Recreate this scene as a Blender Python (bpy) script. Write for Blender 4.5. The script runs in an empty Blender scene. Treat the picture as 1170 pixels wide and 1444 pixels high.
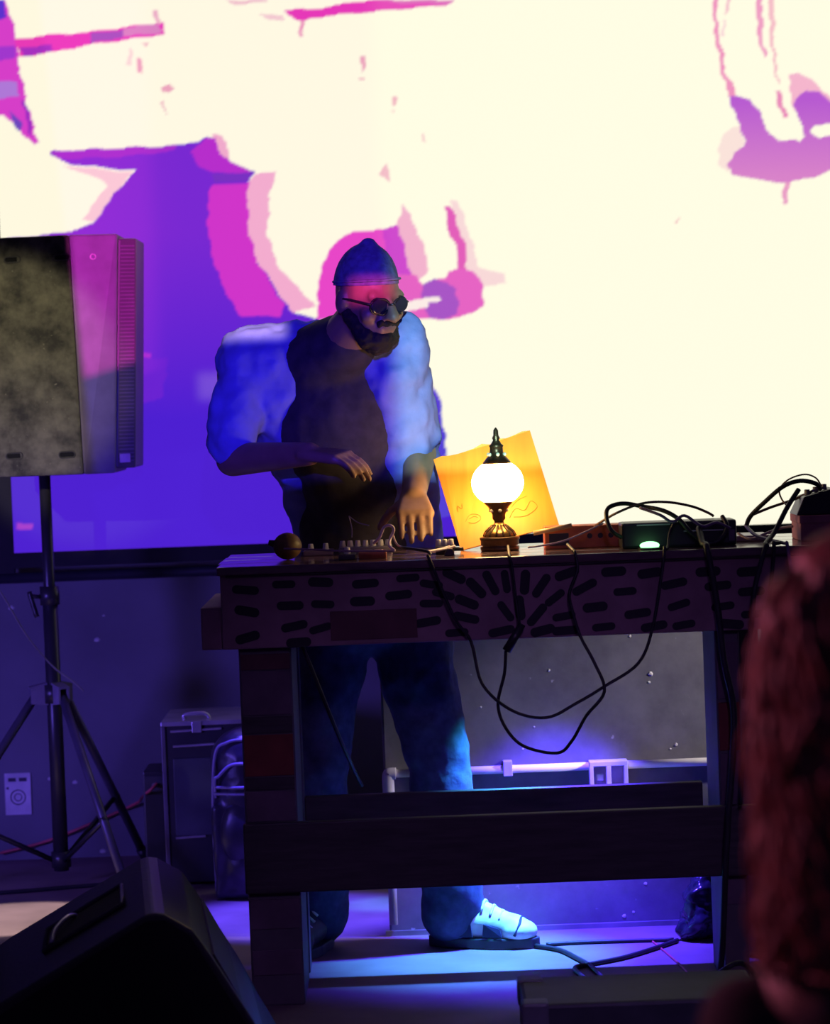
import bpy, bmesh, math, random
import numpy as np
from mathutils import Vector, Matrix, Euler
random.seed(7)
S = bpy.context.scene
C = S.collection
PI = math.pi

# ---------------------------------------------------------------- camera
F, CX, CY, H = 4140.0, 585.0, 722.0, 1.35
PITCH, ROLL = math.atan(162 / F), math.radians(2.2)
fwd = Vector((0, math.cos(PITCH), -math.sin(PITCH)))
r0 = Vector((1, 0, 0)); u0 = r0.cross(fwd)
right = r0 * math.cos(ROLL) - u0 * math.sin(ROLL)
up = u0 * math.cos(ROLL) + r0 * math.sin(ROLL)
CAM = Vector((0, 0, H))
cam = bpy.data.cameras.new('camera'); camo = bpy.data.objects.new('camera', cam); C.objects.link(camo)
M = Matrix((right, up, -fwd)).transposed().to_4x4(); M.translation = CAM
camo.matrix_world = M
cam.sensor_fit = 'HORIZONTAL'; cam.sensor_width = 36; cam.lens = 36 * F / 1170
cam.clip_end = 60
cam.dof.use_dof = True; cam.dof.focus_distance = 6.9; cam.dof.aperture_fstop = 5.6
S.camera = camo

def W(px, py, Y):
    """a photo pixel's ray met with the vertical plane at distance Y"""
    d = right * ((px - CX) / F) - up * ((py - CY) / F) + fwd
    return CAM + d * (Y / d.y)
def G(px, py, z=0.0):
    d = right * ((px - CX) / F) - up * ((py - CY) / F) + fwd
    return CAM + d * ((z - H) / d.z)

# ---------------------------------------------------------------- world, lights, exposure
S.view_settings.view_transform = 'Standard'; S.view_settings.look = 'None'
S.view_settings.exposure = 0.0; S.view_settings.gamma = 1.0; S.view_settings.use_curve_mapping = False
w = bpy.data.worlds.new('world'); S.world = w; w.use_nodes = True
w.node_tree.nodes['Background'].inputs[0].default_value = (0.20, 0.13, 0.62, 1)
w.node_tree.nodes['Background'].inputs[1].default_value = 0.06

def spot(name, loc, aim, power, col, size, blend=0.3, rad=0.05):
    l = bpy.data.lights.new(name, 'SPOT'); l.energy = power; l.color = col
    l.spot_size = math.radians(size); l.spot_blend = blend; l.shadow_soft_size = rad
    o = bpy.data.objects.new(name, l); C.objects.link(o); o.location = loc
    o.rotation_euler = (Vector(aim) - Vector(loc)).to_track_quat('-Z', 'Y').to_euler()
    return o

# projector behind the audience, throwing the same kind of picture that the screen shows
PJ = Vector((0.15, -0.6, 2.15)); PA = Vector((0.05, 8.7, 1.95))
proj = spot('projector_beam', PJ, PA, 1.0, (1, 1, 1), 44, 0.02, 0.015)
# unseen blue and cyan fills added in midair behind the apron, making the floor pool
floor_fill_a = spot('blue_pool_fill', (0.38, 7.12, 0.80), (0.28, 7.09, 0.0), 250, (0.070, 0.032, 1.0), 84, 1.0, 0.012)
floor_fill_c = spot('cyan_pool_fill', (0.28, 7.12, 0.80), (0.12, 7.02, 0.0), 95, (0.04, 0.75, 0.75), 56, 1.0, 0.012)
# blue lamp over the open floor beside the half wall
floor_lamp_b = spot('blue_side_lamp', (-0.75, 7.9, 3.3), (-0.34, 7.66, 0.0), 1900, (0.09, 0.05, 1.0), 14, 0.7, 0.03)
floor_lamp_d = spot('cyan_side_lamp', (-0.70, 7.9, 3.3), (-0.12, 7.80, 0.0), 420, (0.08, 0.7, 0.7), 5, 1.0, 0.03)
# pale fill added far right, out of view, to brighten half wall and conduit
side_fill = spot('pale_side_fill', (2.3, 6.75, 1.5), (0.66, 7.34, 0.62), 250, (1.0, 0.88, 0.88), 21, 0.9, 0.05)
# unseen blue fill added low on the left to tint the back wall
wall_wash = spot('blue_wall_fill', (-2.5, 6.2, 0.75), (-0.85, 8.8, 0.55), 170, (0.17, 0.10, 1.0), 46, 0.9, 0.25)
# plain white lamp over the left of the room, on the worn loudspeaker side and a patch of floor
white_lamp = spot('white_house_lamp', (-2.3, 3.6, 2.4), (-1.14, 8.1, 1.46), 430, (1.0, 0.9, 0.60), 8.6, 0.35, 0.03)
pool_lamp = spot('white_floor_lamp', (-2.2, 6.6, 3.2), (-1.14, 7.78, 0.0), 800, (1.0, 0.86, 0.72), 8, 0.15, 0.02)
# unseen red and violet fills added for the hair and the table front
red_fill = spot('red_hair_fill', (-1.5, 3.7, 1.7), (0.30, 2.42, 1.05), 85, (1.0, 0.22, 0.42), 22, 0.8, 0.06)
wash = spot('violet_front_fill', (0.5, 0.2, 3.0), (0.2, 6.5, 0.30), 135, (0.52, 0.27, 1.0), 17, 0.9, 0.15)

# ---------------------------------------------------------------- materials
def nm(name):
    m = bpy.data.materials.new(name); m.use_nodes = True
    return m, m.node_tree.nodes, m.node_tree.links, m.node_tree.nodes['Principled BSDF']
MATS = {}
def mat(name, col, rough=0.6, metal=0.0, var=0.25, scale=12.0, bump=0.0, spec=0.5, emit=None, estr=0.0, trans=0.0, stretch=None, col2=None):
    if name in MATS: return MATS[name]
    m, N, L, p = nm(name)
    p.inputs['Roughness'].default_value = rough; p.inputs['Metallic'].default_value = metal
    p.inputs['Specular IOR Level'].default_value = spec
    tc = N.new('ShaderNodeTexCoord'); nz = N.new('ShaderNodeTexNoise'); nz.inputs['Scale'].default_value = scale
    nz.inputs['Detail'].default_value = 5
    src = tc.outputs['Object']
    if stretch:
        mp = N.new('ShaderNodeMapping'); mp.inputs['Scale'].default_value = stretch; L.new(src, mp.inputs['Vector']); src = mp.outputs[0]
    L.new(src, nz.inputs['Vector'])
    cr = N.new('ShaderNodeValToRGB'); L.new(nz.outputs['Fac'], cr.inputs['Fac'])
    a = [max(0, c * (1 - var)) for c in col]; b = [min(1, c * (1 + var)) for c in (col2 or col)]
    cr.color_ramp.elements[0].position = 0.3; cr.color_ramp.elements[1].position = 0.7
    cr.color_ramp.elements[0].color = (*a, 1); cr.color_ramp.elements[1].color = (*b, 1)
    L.new(cr.outputs[0], p.inputs['Base Color'])
    if bump:
        bp = N.new('ShaderNodeBump'); bp.inputs['Strength'].default_value = bump; bp.inputs['Distance'].default_value = 0.01
        L.new(nz.outputs['Fac'], bp.inputs['Height']); L.new(bp.outputs[0], p.inputs['Normal'])
    if emit: p.inputs['Emission Color'].default_value = (*emit, 1); p.inputs['Emission Strength'].default_value = estr
    if trans: p.inputs['Transmission Weight'].default_value = trans
    MATS[name] = m; return m

# ---------------------------------------------------------------- mesh helpers
def tag(o, label=None, cat=None, group=None, kind=None):
    if label: o['label'] = label
    if cat: o['category'] = cat
    if group: o['group'] = group
    if kind: o['kind'] = kind
    return o
ORG = {}
def root(name, loc, label, cat, group=None):
    o = bpy.data.objects.new(name, None); C.objects.link(o); o.location = loc; o.empty_display_size = 0.1
    ORG[o.name] = Vector(loc); return tag(o, label, cat, group)

class MB:
    def __init__(s): s.v = []; s.f = []
    def add(s, vs, fs):
        n = len(s.v); s.v += [tuple(v) for v in vs]; s.f += [tuple(i + n for i in f) for f in fs]; return s
    def hexa(s, p):       # 8 corners: bottom loop 0-3, top loop 4-7
        return s.add(p, [(3, 2, 1, 0), (4, 5, 6, 7), (0, 1, 5, 4), (1, 2, 6, 5), (2, 3, 7, 6), (3, 0, 4, 7)])
    def box(s, a, b):
        x0, y0, z0 = a; x1, y1, z1 = b
        return s.hexa([(x0, y0, z0), (x1, y0, z0), (x1, y1, z0), (x0, y1, z0), (x0, y0, z1), (x1, y0, z1), (x1, y1, z1), (x0, y1, z1)])
    def prism(s, poly, vec):   # polygon of 3D points swept along vec
        n = len(poly); v = Vector(vec); q = [Vector(p) for p in poly]
        return s.add(q + [p + v for p in q], [tuple(range(n))[::-1], tuple(range(n, 2 * n))] + [(i, (i + 1) % n, n + (i + 1) % n, n + i) for i in range(n)])
    def loft(s, loops):        # rings of equal length, capped
        n = len(loops[0]); vs = [p for l in loops for p in l]; fs = []
        for k in range(len(loops) - 1):
            for i in range(n): fs.append((k * n + i, k * n + (i + 1) % n, (k + 1) * n + (i + 1) % n, (k + 1) * n + i))
        fs.append(tuple(range(n))[::-1]); fs.append(tuple(range((len(loops) - 1) * n, len(loops) * n)))
        return s.add(vs, fs)
    def tube(s, pts, r, n=8, res=6, smooth=True):
        P = [Vector(p) for p in pts]
        if smooth and len(P) > 2:
            Q = []
            for i in range(len(P) - 1):
                p0 = P[max(i - 1, 0)]; p1 = P[i]; p2 = P[i + 1]; p3 = P[min(i + 2, len(P) - 1)]
                for k in range(res):
                    t = k / res
                    Q.append(0.5 * ((2 * p1) + (p2 - p0) * t + (2 * p0 - 5 * p1 + 4 * p2 - p3) * t * t + (3 * p1 - p0 - 3 * p2 + p3) * t ** 3))
            Q.append(P[-1]); P = Q
        R = r if isinstance(r, (list, tuple)) else None
        loops = []; nrm = None
        for i, p in enumerate(P):
            t = (P[min(i + 1, len(P) - 1)] - P[max(i - 1, 0)])
            t = t.normalized() if t.length > 1e-9 else Vector((0, 0, 1))
            if nrm is None: nrm = t.orthogonal().normalized()
            nrm = (nrm - t * nrm.dot(t)); nrm = nrm.normalized() if nrm.length > 1e-6 else t.orthogonal().normalized()
            b = t.cross(nrm)
            rr = r if R is None else R[0] + (R[1] - R[0]) * i / max(1, len(P) - 1)
            loops.append([p + nrm * rr * math.cos(a) + b * rr * math.sin(a) for a in [2 * PI * k / n for k in range(n)]])
        return s.loft(loops)
    def lathe(s, prof, c, n=28):
        c = Vector(c)
        return s.loft([[c + Vector((r * math.cos(2 * PI * k / n), r * math.sin(2 * PI * k / n), z)) for k in range(n)] for r, z in prof])
    def ell(s, c, rad, rot=None, seg=20, rings=12):
        c = Vector(c); Rm = rot if rot is not None else Matrix.Identity(3)
        loops = []
        for j in range(rings + 1):
            th = PI * (0.02 + 0.96 * j / rings)
            loops.append([c + Rm @ Vector((rad[0] * math.sin(th) * math.cos(2 * PI * k / seg), rad[1] * math.sin(th) * math.sin(2 * PI * k / seg), -rad[2] * math.cos(th))) for k in range(seg)])
        return s.loft(loops)
    def cap(s, a, b, ra, rb, flat=1.0):       # tapered capsule
        a = Vector(a); b = Vector(b); d = b - a; Ln = d.length
        if Ln < 1e-6: return s.ell(a, (ra, ra, ra))
        t = d / Ln; n1 = t.orthogonal().normalized(); n2 = t.cross(n1); n = 18; loops = []
        for j in range(6):
            th = PI / 2 * (0.06 + 0.94 * j / 5)
            loops.append([a - t * ra * math.cos(th) + (n1 * math.cos(q) + n2 * math.sin(q)) * ra * math.sin(th) for q in [2 * PI * k / n for k in range(n)]])
        for j in range(6):
            th = PI / 2 * (1 - 0.94 * j / 5)
            loops.append([b + t * rb * math.cos(th) + (n1 * math.cos(q) + n2 * math.sin(q)) * rb * math.sin(th) for q in [2 * PI * k / n for k in range(n)]])
        return s.loft(loops)
    def build(s, name, m, parent=None, bevel=0.0, smooth=False, seg=2, label=None, remesh=0.0, relax=0, noise=0.0, nscale=30):
        me = bpy.data.meshes.new(name); me.from_pydata(s.v, [], s.f)
        bm = bmesh.new(); bm.from_mesh(me)
        bmesh.ops.recalc_face_normals(bm, faces=bm.faces)
        if bevel:
            bmesh.ops.bevel(bm, geom=[e for e in bm.edges if len(e.link_faces) == 2 and e.calc_face_angle(0) > 0.4], offset=bevel, segments=seg, affect='EDGES', profile=0.6)
        bm.to_mesh(me); bm.free()
        o = bpy.data.objects.new(name, me); C.objects.link(o)
        if remesh:
            md = o.modifiers.new('r', 'REMESH'); md.mode = 'VOXEL'; md.voxel_size = remesh; md.use_smooth_shade = True
            if relax: ms = o.modifiers.new('s', 'SMOOTH'); ms.iterations = relax; ms.factor = 0.5
            dg = bpy.context.evaluated_depsgraph_get(); me2 = bpy.data.meshes.new_from_object(o.evaluated_get(dg))
            o.modifiers.clear(); o.data = me2; bpy.data.meshes.remove(me); me = me2; me.name = name
            if noise:
                from mathutils import noise as nz
                me.calc_loop_triangles()
                ns = [v.normal.copy() for v in me.vertices]
                for v, nn in zip(me.vertices, ns): v.co += nn * noise * nz.fractal(v.co * nscale, 1.0, 2.0, 3)
            smooth = True
        if parent is not None:
            o.parent = parent; og = ORG[parent.name]
        else:
            b = np.array([v.co for v in me.vertices]); og = Vector(((b[:, 0].min() + b[:, 0].max()) / 2, (b[:, 1].min() + b[:, 1].max()) / 2, b[:, 2].min()))
            o.location = og
        me.transform(Matrix.Translation(-og)); ORG[o.name] = og.copy()
        me.materials.clear(); me.materials.append(m)
        if smooth: me.polygons.foreach_set('use_smooth', [True] * len(me.polygons))
        if label: o['label'] = label
        return o

def wl(pts, Y=None):     # pixel points (x, y[, Y]) to world
    return [W(p[0], p[1], p[2] if len(p) > 2 else Y) for p in pts]

# ---------------------------------------------------------------- projector picture (nodes on the lamp)
def proj_uv(p):
    q = proj.rotation_euler.to_matrix().transposed() @ (Vector(p) - PJ)
    return q.x / -q.z, q.y / -q.z
l = proj.data; l.use_nodes = True; N = l.node_tree.nodes; L = l.node_tree.links
em = N['Emission']
tc = N.new('ShaderNodeTexCoord'); sx = N.new('ShaderNodeSeparateXYZ'); L.new(tc.outputs['Normal'], sx.inputs[0])
def mth(op, a, b=None, c=None):
    n = N.new('ShaderNodeMath'); n.operation = op
    for i, x in enumerate((a, b, c)):
        if x is None: continue
        if isinstance(x, (int, float)): n.inputs[i].default_value = x
        else: L.new(x, n.inputs[i])
    return n.outputs[0]
def step(x, a, b):       # smooth 0..1 from a to b
    n = N.new('ShaderNodeMapRange'); n.interpolation_type = 'SMOOTHSTEP'
    L.new(x, n.inputs[0]); n.inputs[1].default_value = a; n.inputs[2].default_value = b
    return n.outputs[0]
def mixc(f, a, b):
    n = N.new('ShaderNodeMix'); n.data_type = 'RGBA'; L.new(f, n.inputs[0])
    for i, x in ((6, a), (7, b)):
        if isinstance(x, tuple): n.inputs[i].default_value = (*x, 1)
        else: L.new(x, n.inputs[i])
    return n.outputs[2]
az = mth('ABSOLUTE', sx.outputs[2])
PU = mth('DIVIDE', sx.outputs[0], az); PV = mth('DIVIDE', sx.outputs[1], az)
ua, va = proj_uv(W(540, 520, 7.05)); ub, vb = proj_uv(W(578, 520, 7.05))
us, vs_ = proj_uv(W(190, 516, 8.3)); us0, vs0 = proj_uv(W(118, 542, 8.3))
ul, vl = proj_uv((-1.26, 8.7, 0.94)); ur, vr = proj_uv((2.3, 8.7, 2.98))
slant = (vs_ - vs0) / (us - us0)
line = mth('SUBTRACT', PV, mth('MULTIPLY_ADD', PU, slant, vs0 - slant * us0))
magz = mth('MULTIPLY', step(line, -0.0004, 0.0006), step(PU, us + 0.012, us + 0.004))
blue = mixc(step(line, -0.0004, 0.0006), (0.12, 0.05, 1.9), (0.14, 0.05, 2.0))
left = mixc(magz, blue, (5.0, 0.35, 4.6))
def zone(x0, x1, y0, y1, Y, sft=0.0012):     # soft rectangle of the picture, given where it lands
    a_, b_ = proj_uv(W(x0, y1, Y)), proj_uv(W(x1, y0, Y))
    return mth('MULTIPLY', mth('MULTIPLY', step(PU, a_[0] - sft, a_[0] + sft), step(PU, b_[0] + sft, b_[0] - sft)), mth('MULTIPLY', step(PV, a_[1] - sft, a_[1] + sft), step(PV, b_[1] + sft, b_[1] - sft)))
left = mixc(zone(288, 400, 436, 478, 7.02, 0.002), left, (7.5, 5.0, 5.0))
left = mixc(zone(494, 560, 392, 428, 6.85), left, (4.5, 0.35, 3.2))
pic = mixc(step(PU, ua, ub), left, (1.6, 3.5, 3.0))
e0u, e0v = proj_uv(W(97, 337, 8.11)); e1u, e1v = proj_uv(W(120, 548, 8.11))
esl = (e1u - e0u) / (e1v - e0v)
edgel = mth('SUBTRACT', PU, mth('MULTIPLY_ADD', PV, esl, e0u - esl * e0v))
msk = mth('MULTIPLY', mth('MULTIPLY', step(edgel, -0.0003, 0.0003), step(PU, ur + 0.0005, ur - 0.0005)), mth('MULTIPLY', step(PV, vl - 0.0005, vl + 0.0005), step(PV, vr + 0.0005, vr - 0.0005)))
L.new(pic, em.inputs['Color']); L.new(mth('MULTIPLY', msk, 1.0), em.inputs['Strength'])
l.energy = 900

# ---------------------------------------------------------------- the setting
m_floor = mat('floor_paint', (0.25, 0.17, 0.19), 0.62, var=0.25, scale=5, bump=0.05)
m_wall = mat('wall_paint', (0.17, 0.165, 0.20), 0.75, var=0.25, scale=2.2, bump=0.05)
YW, YS, YP = 8.82, 8.70, 7.34
o = MB().box((-4, -2, -0.1), (4, YW + 0.12, 0)).build('floor', m_floor); tag(o, 'dark painted venue floor', 'floor', kind='structure')
o = MB().box((-4, YW, 0), (4, YW + 0.12, 4.2)).build('wall_back', m_wall); tag(o, 'dark wall behind the screen', 'wall', kind='structure')

# scuffed half wall behind the table
def scuffed(name, base, marks, scale, lo=0.56, hi=0.70, rough=0.6):
    m, N, L, p = nm(name); p.inputs['Roughness'].default_value = rough
    tc = N.new('ShaderNodeTexCoord')
    n1 = N.new('ShaderNodeTexNoise'); n1.inputs['Scale'].default_value = scale; n1.inputs['Detail'].default_value = 8; n1.inputs['Roughness'].default_value = 0.65
    n2 = N.new('ShaderNodeTexNoise'); n2.inputs['Scale'].default_value = scale * 9; n2.inputs['Detail'].default_value = 4
    L.new(tc.outputs['Object'], n1.inputs[0]); L.new(tc.outputs['Object'], n2.inputs[0])
    r1 = N.new('ShaderNodeValToRGB'); r1.color_ramp.elements[0].position = 0.35; r1.color_ramp.elements[1].position = hi
    r1.color_ramp.elements[0].color = (*base, 1); r1.color_ramp.elements[1].color = (*marks, 1); L.new(n1.outputs[0], r1.inputs[0])
    r2 = N.new('ShaderNodeValToRGB'); r2.color_ramp.elements[0].position = 0.70; r2.color_ramp.elements[1].position = 0.76
    r2.color_ramp.elements[0].color = (0, 0, 0, 1); r2.color_ramp.elements[1].color = tuple([min(1, c * 1.6) for c in marks]) + (1,); L.new(n2.outputs[0], r2.inputs[0])
    mx = N.new('ShaderNodeMix'); mx.data_type = 'RGBA'; mx.blend_type = 'ADD'; mx.inputs[0].default_value = 0.8
    L.new(r1.outputs[0], mx.inputs[6]); L.new(r2.outputs[0], mx.inputs[7]); L.new(mx.outputs[2], p.inputs['Base Color'])
    bp = N.new('ShaderNodeBump'); bp.inputs['Strength'].default_value = 0.15; bp.inputs['Distance'].default_value = 0.004
    L.new(n1.outputs[0], bp.inputs['Height']); L.new(bp.outputs[0], p.inputs['Normal'])
    return m
m_half = scuffed('half_wall_paint', (0.10, 0.095, 0.115), (0.21, 0.205, 0.22), 4.5)
xl = W(545, 1200, YP).x
o = MB().box((xl, YP, 0), (2.6, YP + 0.24, 0.80)).build('wall_half', m_half, bevel=0.006); tag(o, 'scuffed dark half wall behind the table carrying a pale conduit', 'wall', kind='structure')
o = MB().box((xl - 0.01, YP - 0.012, 0.0), (2.6, YP + 0.01, 0.012)).build('baseboard_half', mat('edge_strip', (0.2, 0.19, 0.22), 0.5)); tag(o, 'thin strip where half wall meets floor', 'baseboard', kind='structure')
# small chips of paint missing on both walls
m_chip = mat('bare_plaster', (0.62, 0.6, 0.62), 0.8)
chips = bpy.data.meshes.new('chip'); chips.from_pydata([(-.5, 0, -.3), (-.1, 0, -.5), (.45, 0, -.35), (.5, 0, .1), (.1, 0, .5), (-.4, 0, .3), (-.35, -.15, -.2), (.35, -.15, -.2), (.3, -.15, .1), (-.2, -.15, .2)], [],
    [(0, 1, 7, 6), (1, 2, 7), (2, 3, 8, 7), (3, 4, 8), (4, 5, 9, 8), (5, 0, 6, 9), (6, 7, 8, 9)])
chips.materials.append(m_chip)
half = bpy.data.objects['wall_half']; back = bpy.data.objects['wall_back']
for px, py, sz in ((774, 945, 4), (678, 997, 3), (753, 1025, 3), (917, 950, 7), (915, 962, 4), (953, 1050, 5), (945, 1056, 3), (652, 1053, 9), (737, 1056, 3), (880, 1292, 6), (893, 1286, 4), (910, 1246, 5), (888, 897, 4)):
    p = W(px, py, YP); c = bpy.data.objects.new('chip', chips); C.objects.link(c); c.parent = half; c.location = p - ORG['wall_half'] + Vector((0, -0.0005, 0)); c.scale = (sz * .00175,) * 3
    c.rotation_euler = (0, random.uniform(0, 6), 0)
for px, py, sz in ((137, 902, 9), (146, 868, 4), (16, 857, 9), (71, 1098, 8), (106, 1103, 8), (145, 1200, 9)):
    p = W(px, py, YW); c = bpy.data.objects.new('chip', chips); C.objects.link(c); c.parent = back; c.location = p - ORG['wall_back'] + Vector((0, -0.0005, 0)); c.scale = (sz * .0021, sz * .0021, sz * .0015)

# ---------------------------------------------------------------- projection screen
def lin(c): return [((x / 255) / 12.92 if x <= 10 else ((x / 255 + 0.055) / 1.055) ** 2.4) for x in c]
CREAM, PINK, MAG, PUR, BLU = (255, 249, 224), (243, 172, 203), (208, 52, 200), (126, 42, 206), (74, 30, 204)
def c1(pts, sc, ox, oy): return [(x / sc + ox, y / sc + oy) for x, y in pts]
A1 = lambda p: c1(p, 2.925, 0, 0)
A2 = lambda p: c1(p, 2.925, 380, 0)
A3 = lambda p: c1(p, 4.248, 900, 0)
A5 = lambda p: c1(p, 4.875, 440, 320)
POLY = [
 ([(-60, 0), (8, 0), (22, 50), (26, 90), (38, 145), (54, 200), (48, 203), (30, 186), (4, 163), (-60, 160)], (214, 62, 200)),
 ([(-60, 0), (6, 0), (10, 25), (-60, 45)], (92, 50, 205)), ([(-60, 62), (22, 66), (20, 84), (-60, 90)], (160, 55, 205)),
 ([(-60, 112), (22, 116), (26, 136), (-60, 150)], (175, 120, 215)), ([(12, 158), (30, 172), (30, 186), (20, 180)], (110, 70, 190)), ([(32, 140), (38, 145), (46, 190), (41, 188)], (150, 45, 190)),
 (A1([(60, 160), (200, 145), (375, 132), (630, 95), (665, 90), (680, 140), (520, 165), (375, 185), (200, 218), (80, 235)]), (232, 58, 182)),
 (A1([(80, 195), (215, 185), (215, 212), (90, 232)]), (165, 48, 190)), (A1([(375, 140), (510, 122), (510, 152), (375, 180)]), (165, 80, 185)), (A1([(510, 120), (640, 95), (675, 135), (510, 152)]), (218, 130, 190)),
 (A1([(630, 40), (650, 40), (660, 95), (640, 95)]), (236, 175, 195)),
 (A1([(930, 0), (1110, 0), (1100, 10), (970, 18)]), (240, 190, 200)), (A1([(1070, 60), (1170, 60), (1170, 82), (1100, 80)]), (243, 200, 205)),
 (A1([(562, 240), (582, 245), (590, 305), (570, 300)]), (236, 165, 185)), (A1([(530, 200), (540, 200), (545, 275), (522, 270)]), (246, 215, 210)), (A1([(660, 360), (690, 348), (718, 370), (700, 382), (672, 378)]), (236, 165, 185)), (A1([(668, 420), (680, 410), (686, 498), (676, 460)]), (240, 190, 195)), (A1([(590, 180), (625, 172), (605, 196)]), (240, 190, 195)),
 # the large violet figure
 ([(68, 219), (72, 213), (160, 209), (250, 205), (278, 199), (290, 193), (303, 195), (309, 219), (327, 231), (345, 236), (359, 244), (349, 256), (350, 325), (362, 369), (386, 402), (412, 442), (460, 452), (560, 470), (620, 560), (650, 800), (-60, 900), (-60, 345), (92, 328), (133, 315), (150, 284), (191, 241), (103, 232)], 'grad'),
 (A1([(200, 625), (730, 600), (720, 622), (460, 650), (230, 655)]), (165, 45, 200)),
 (A1([(780, 625), (850, 568), (885, 570), (905, 640), (1010, 690), (1040, 712), (880, 715), (830, 690)]), (182, 45, 200)), (A1([(875, 722), (1050, 708), (1020, 745), (880, 755)]), (120, 48, 190)),
 ([(296, 262), (349, 257), (350, 325), (362, 369), (400, 428), (395, 446), (338, 446), (312, 400), (298, 360), (292, 310)], (208, 52, 198)),
 ([(349, 258), (360, 246), (389, 242), (381, 268), (376, 330), (395, 380), (445, 432), (412, 442), (386, 402), (362, 369), (350, 325)], PINK),
 (A1([(880, 555), (915, 560), (935, 600), (945, 660), (905, 640)]), (240, 170, 200)),
 (A1([(260, 682), (545, 712), (470, 800), (385, 920), (340, 905), (440, 770), (420, 745)]), (246, 200, 208)),
 ([(190, 498), (215, 498), (215, 504), (190, 504)], (165, 44, 205)), ([(190, 505), (236, 505), (230, 560), (195, 570)], (105, 34, 206)),
 ([(22, 738), (46, 738), (44, 746), (22, 748)], (165, 60, 200)),
 # top bar
 (A2([(60, 40), (180, 38), (410, 0), (770, 0), (740, 18), (610, 32), (180, 72), (140, 88), (110, 88)]), (230, 56, 180)), (A2([(410, 0), (770, 0), (740, 18), (560, 14)]), (222, 105, 185)), (A2([(120, 88), (138, 88), (136, 156), (122, 156)]), (236, 150, 185)),
 (A2([(368, 230), (390, 230), (400, 260), (388, 298), (375, 250)]), (236, 165, 185)), (A2([(365, 320), (396, 318), (390, 328), (368, 328)]), (240, 180, 190)), (A2([(505, 398), (528, 398), (530, 430), (515, 440)]), (240, 180, 190)), (A2([(632, 555), (640, 555), (640, 592), (631, 585)]), (240, 180, 190)), (A2([(447, 720), (488, 675), (496, 755), (470, 735)]), (242, 185, 195)), (A2([(500, 455), (514, 455), (506, 470)]), (245, 200, 200)),
 # figure behind the man's head
 ([(446, 450), (450, 385), (468, 345), (500, 326), (540, 324), (575, 345), (590, 450)], (232, 70, 196)),
 (A2([(470, 950), (530, 925), (560, 1040), (590, 1150), (500, 1160), (470, 1000)]), (205, 50, 200)), (A2([(550, 838), (600, 930), (655, 1080), (655, 1115), (610, 1165), (585, 1150), (560, 1040), (526, 915)]), (241, 172, 200)),
 (A2([(745, 822), (775, 828), (830, 985), (862, 1100), (960, 1130), (975, 1170), (880, 1180), (810, 1110), (790, 1000)]), (247, 212, 212)), (A2([(722, 850), (746, 846), (768, 910), (796, 985), (812, 1045), (812, 1125), (778, 1125), (775, 1040), (738, 950)]), (225, 78, 180)),
 (A5([(280, 390), (560, 320), (700, 330), (760, 400), (860, 355), (910, 350), (930, 300), (1010, 290), (1100, 310), (1170, 380), (1180, 470), (1170, 540), (1110, 590), (1000, 625), (860, 635), (640, 630), (420, 600), (300, 480)]), (228, 84, 190)),
 (A5([(760, 400), (840, 358), (930, 380), (990, 430), (1005, 520), (990, 600), (900, 632), (800, 628), (760, 540)]), (165, 66, 192)), (A5([(500, 545), (560, 518), (750, 498), (880, 478), (885, 505), (790, 525), (790, 560), (560, 590)]), (250, 232, 226)),
 # right-hand figure
 (A3([(455, -40), (485, -40), (465, 120), (502, 300), (520, 430), (572, 520), (578, 575), (545, 590), (500, 440), (470, 300), (445, 120)]), (238, 140, 185)), (A3([(540, -40), (565, -40), (535, 85), (520, 85)]), (243, 190, 200)), (A3([(500, 120), (516, 120), (515, 220), (500, 220)]), (247, 210, 212)),
 (A3([(712, -40), (745, -40), (742, 230), (765, 320), (750, 350), (720, 250), (706, 150)]), (238, 150, 190)), (A3([(780, -40), (815, -40), (812, 280), (845, 500), (830, 500), (800, 330), (782, 150)]), (244, 185, 195)), (A3([(820, 540), (848, 540), (892, 700), (865, 705), (830, 600)]), (232, 130, 180)),
 (A3([(560, 760), (615, 745), (635, 860), (560, 940), (540, 1030), (490, 1000), (470, 900), (500, 830)]), (249, 222, 214)), (A3([(905, 450), (960, 440), (1030, 470), (1100, 540), (1180, 610), (1000, 660), (930, 660), (900, 520)]), (243, 175, 200)),
 (A3([(540, 575), (590, 572), (670, 598), (720, 660), (757, 765), (840, 838), (940, 842), (965, 855), (1002, 820), (960, 720), (935, 660), (945, 590), (1000, 545), (1080, 545), (1150, 605), (1240, 660), (1240, 735), (1050, 745), (1033, 785), (1080, 822), (1240, 800), (1400, 880), (1330, 980), (1150, 1018), (1050, 1062), (880, 1097), (700, 1077), (560, 1042), (540, 990), (570, 910), (632, 872), (640, 830), (600, 740)]), 'grad2'),
 (A3([(865, 1090), (900, 1090), (898, 1222), (868, 1222)]), (232, 150, 192)), (A3([(225, 1340), (240, 1305), (245, 1310), (235, 1350)]), (240, 190, 190)),
]
p00 = W(20, 780, YS)
SX0, SZ0, SX1, SZ1 = p00.x, p00.z, p00.x + 3.56, p00.z + 2.02
xs = np.concatenate([np.arange(SX0, W(1250, 400, YS).x, 0.0053), np.linspace(W(1250, 400, YS).x + 0.006, SX1, 30)])
zt = W(0, -30, YS).z
zs = np.concatenate([np.arange(SZ0, zt, 0.0053), np.linspace(zt + 0.006, SZ1, 12)])
XX, ZZ = np.meshgrid(xs, zs)
Pw = np.stack([XX.ravel(), np.full(XX.size, YS), ZZ.ravel() - H], 1)
dx = Pw @ np.array(right); dyv = Pw @ np.array(up); dzv = Pw @ np.array(fwd)
PXs = CX + F * dx / dzv; PYs = CY - F * dyv / dzv
rng = np.random.default_rng(3)
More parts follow.
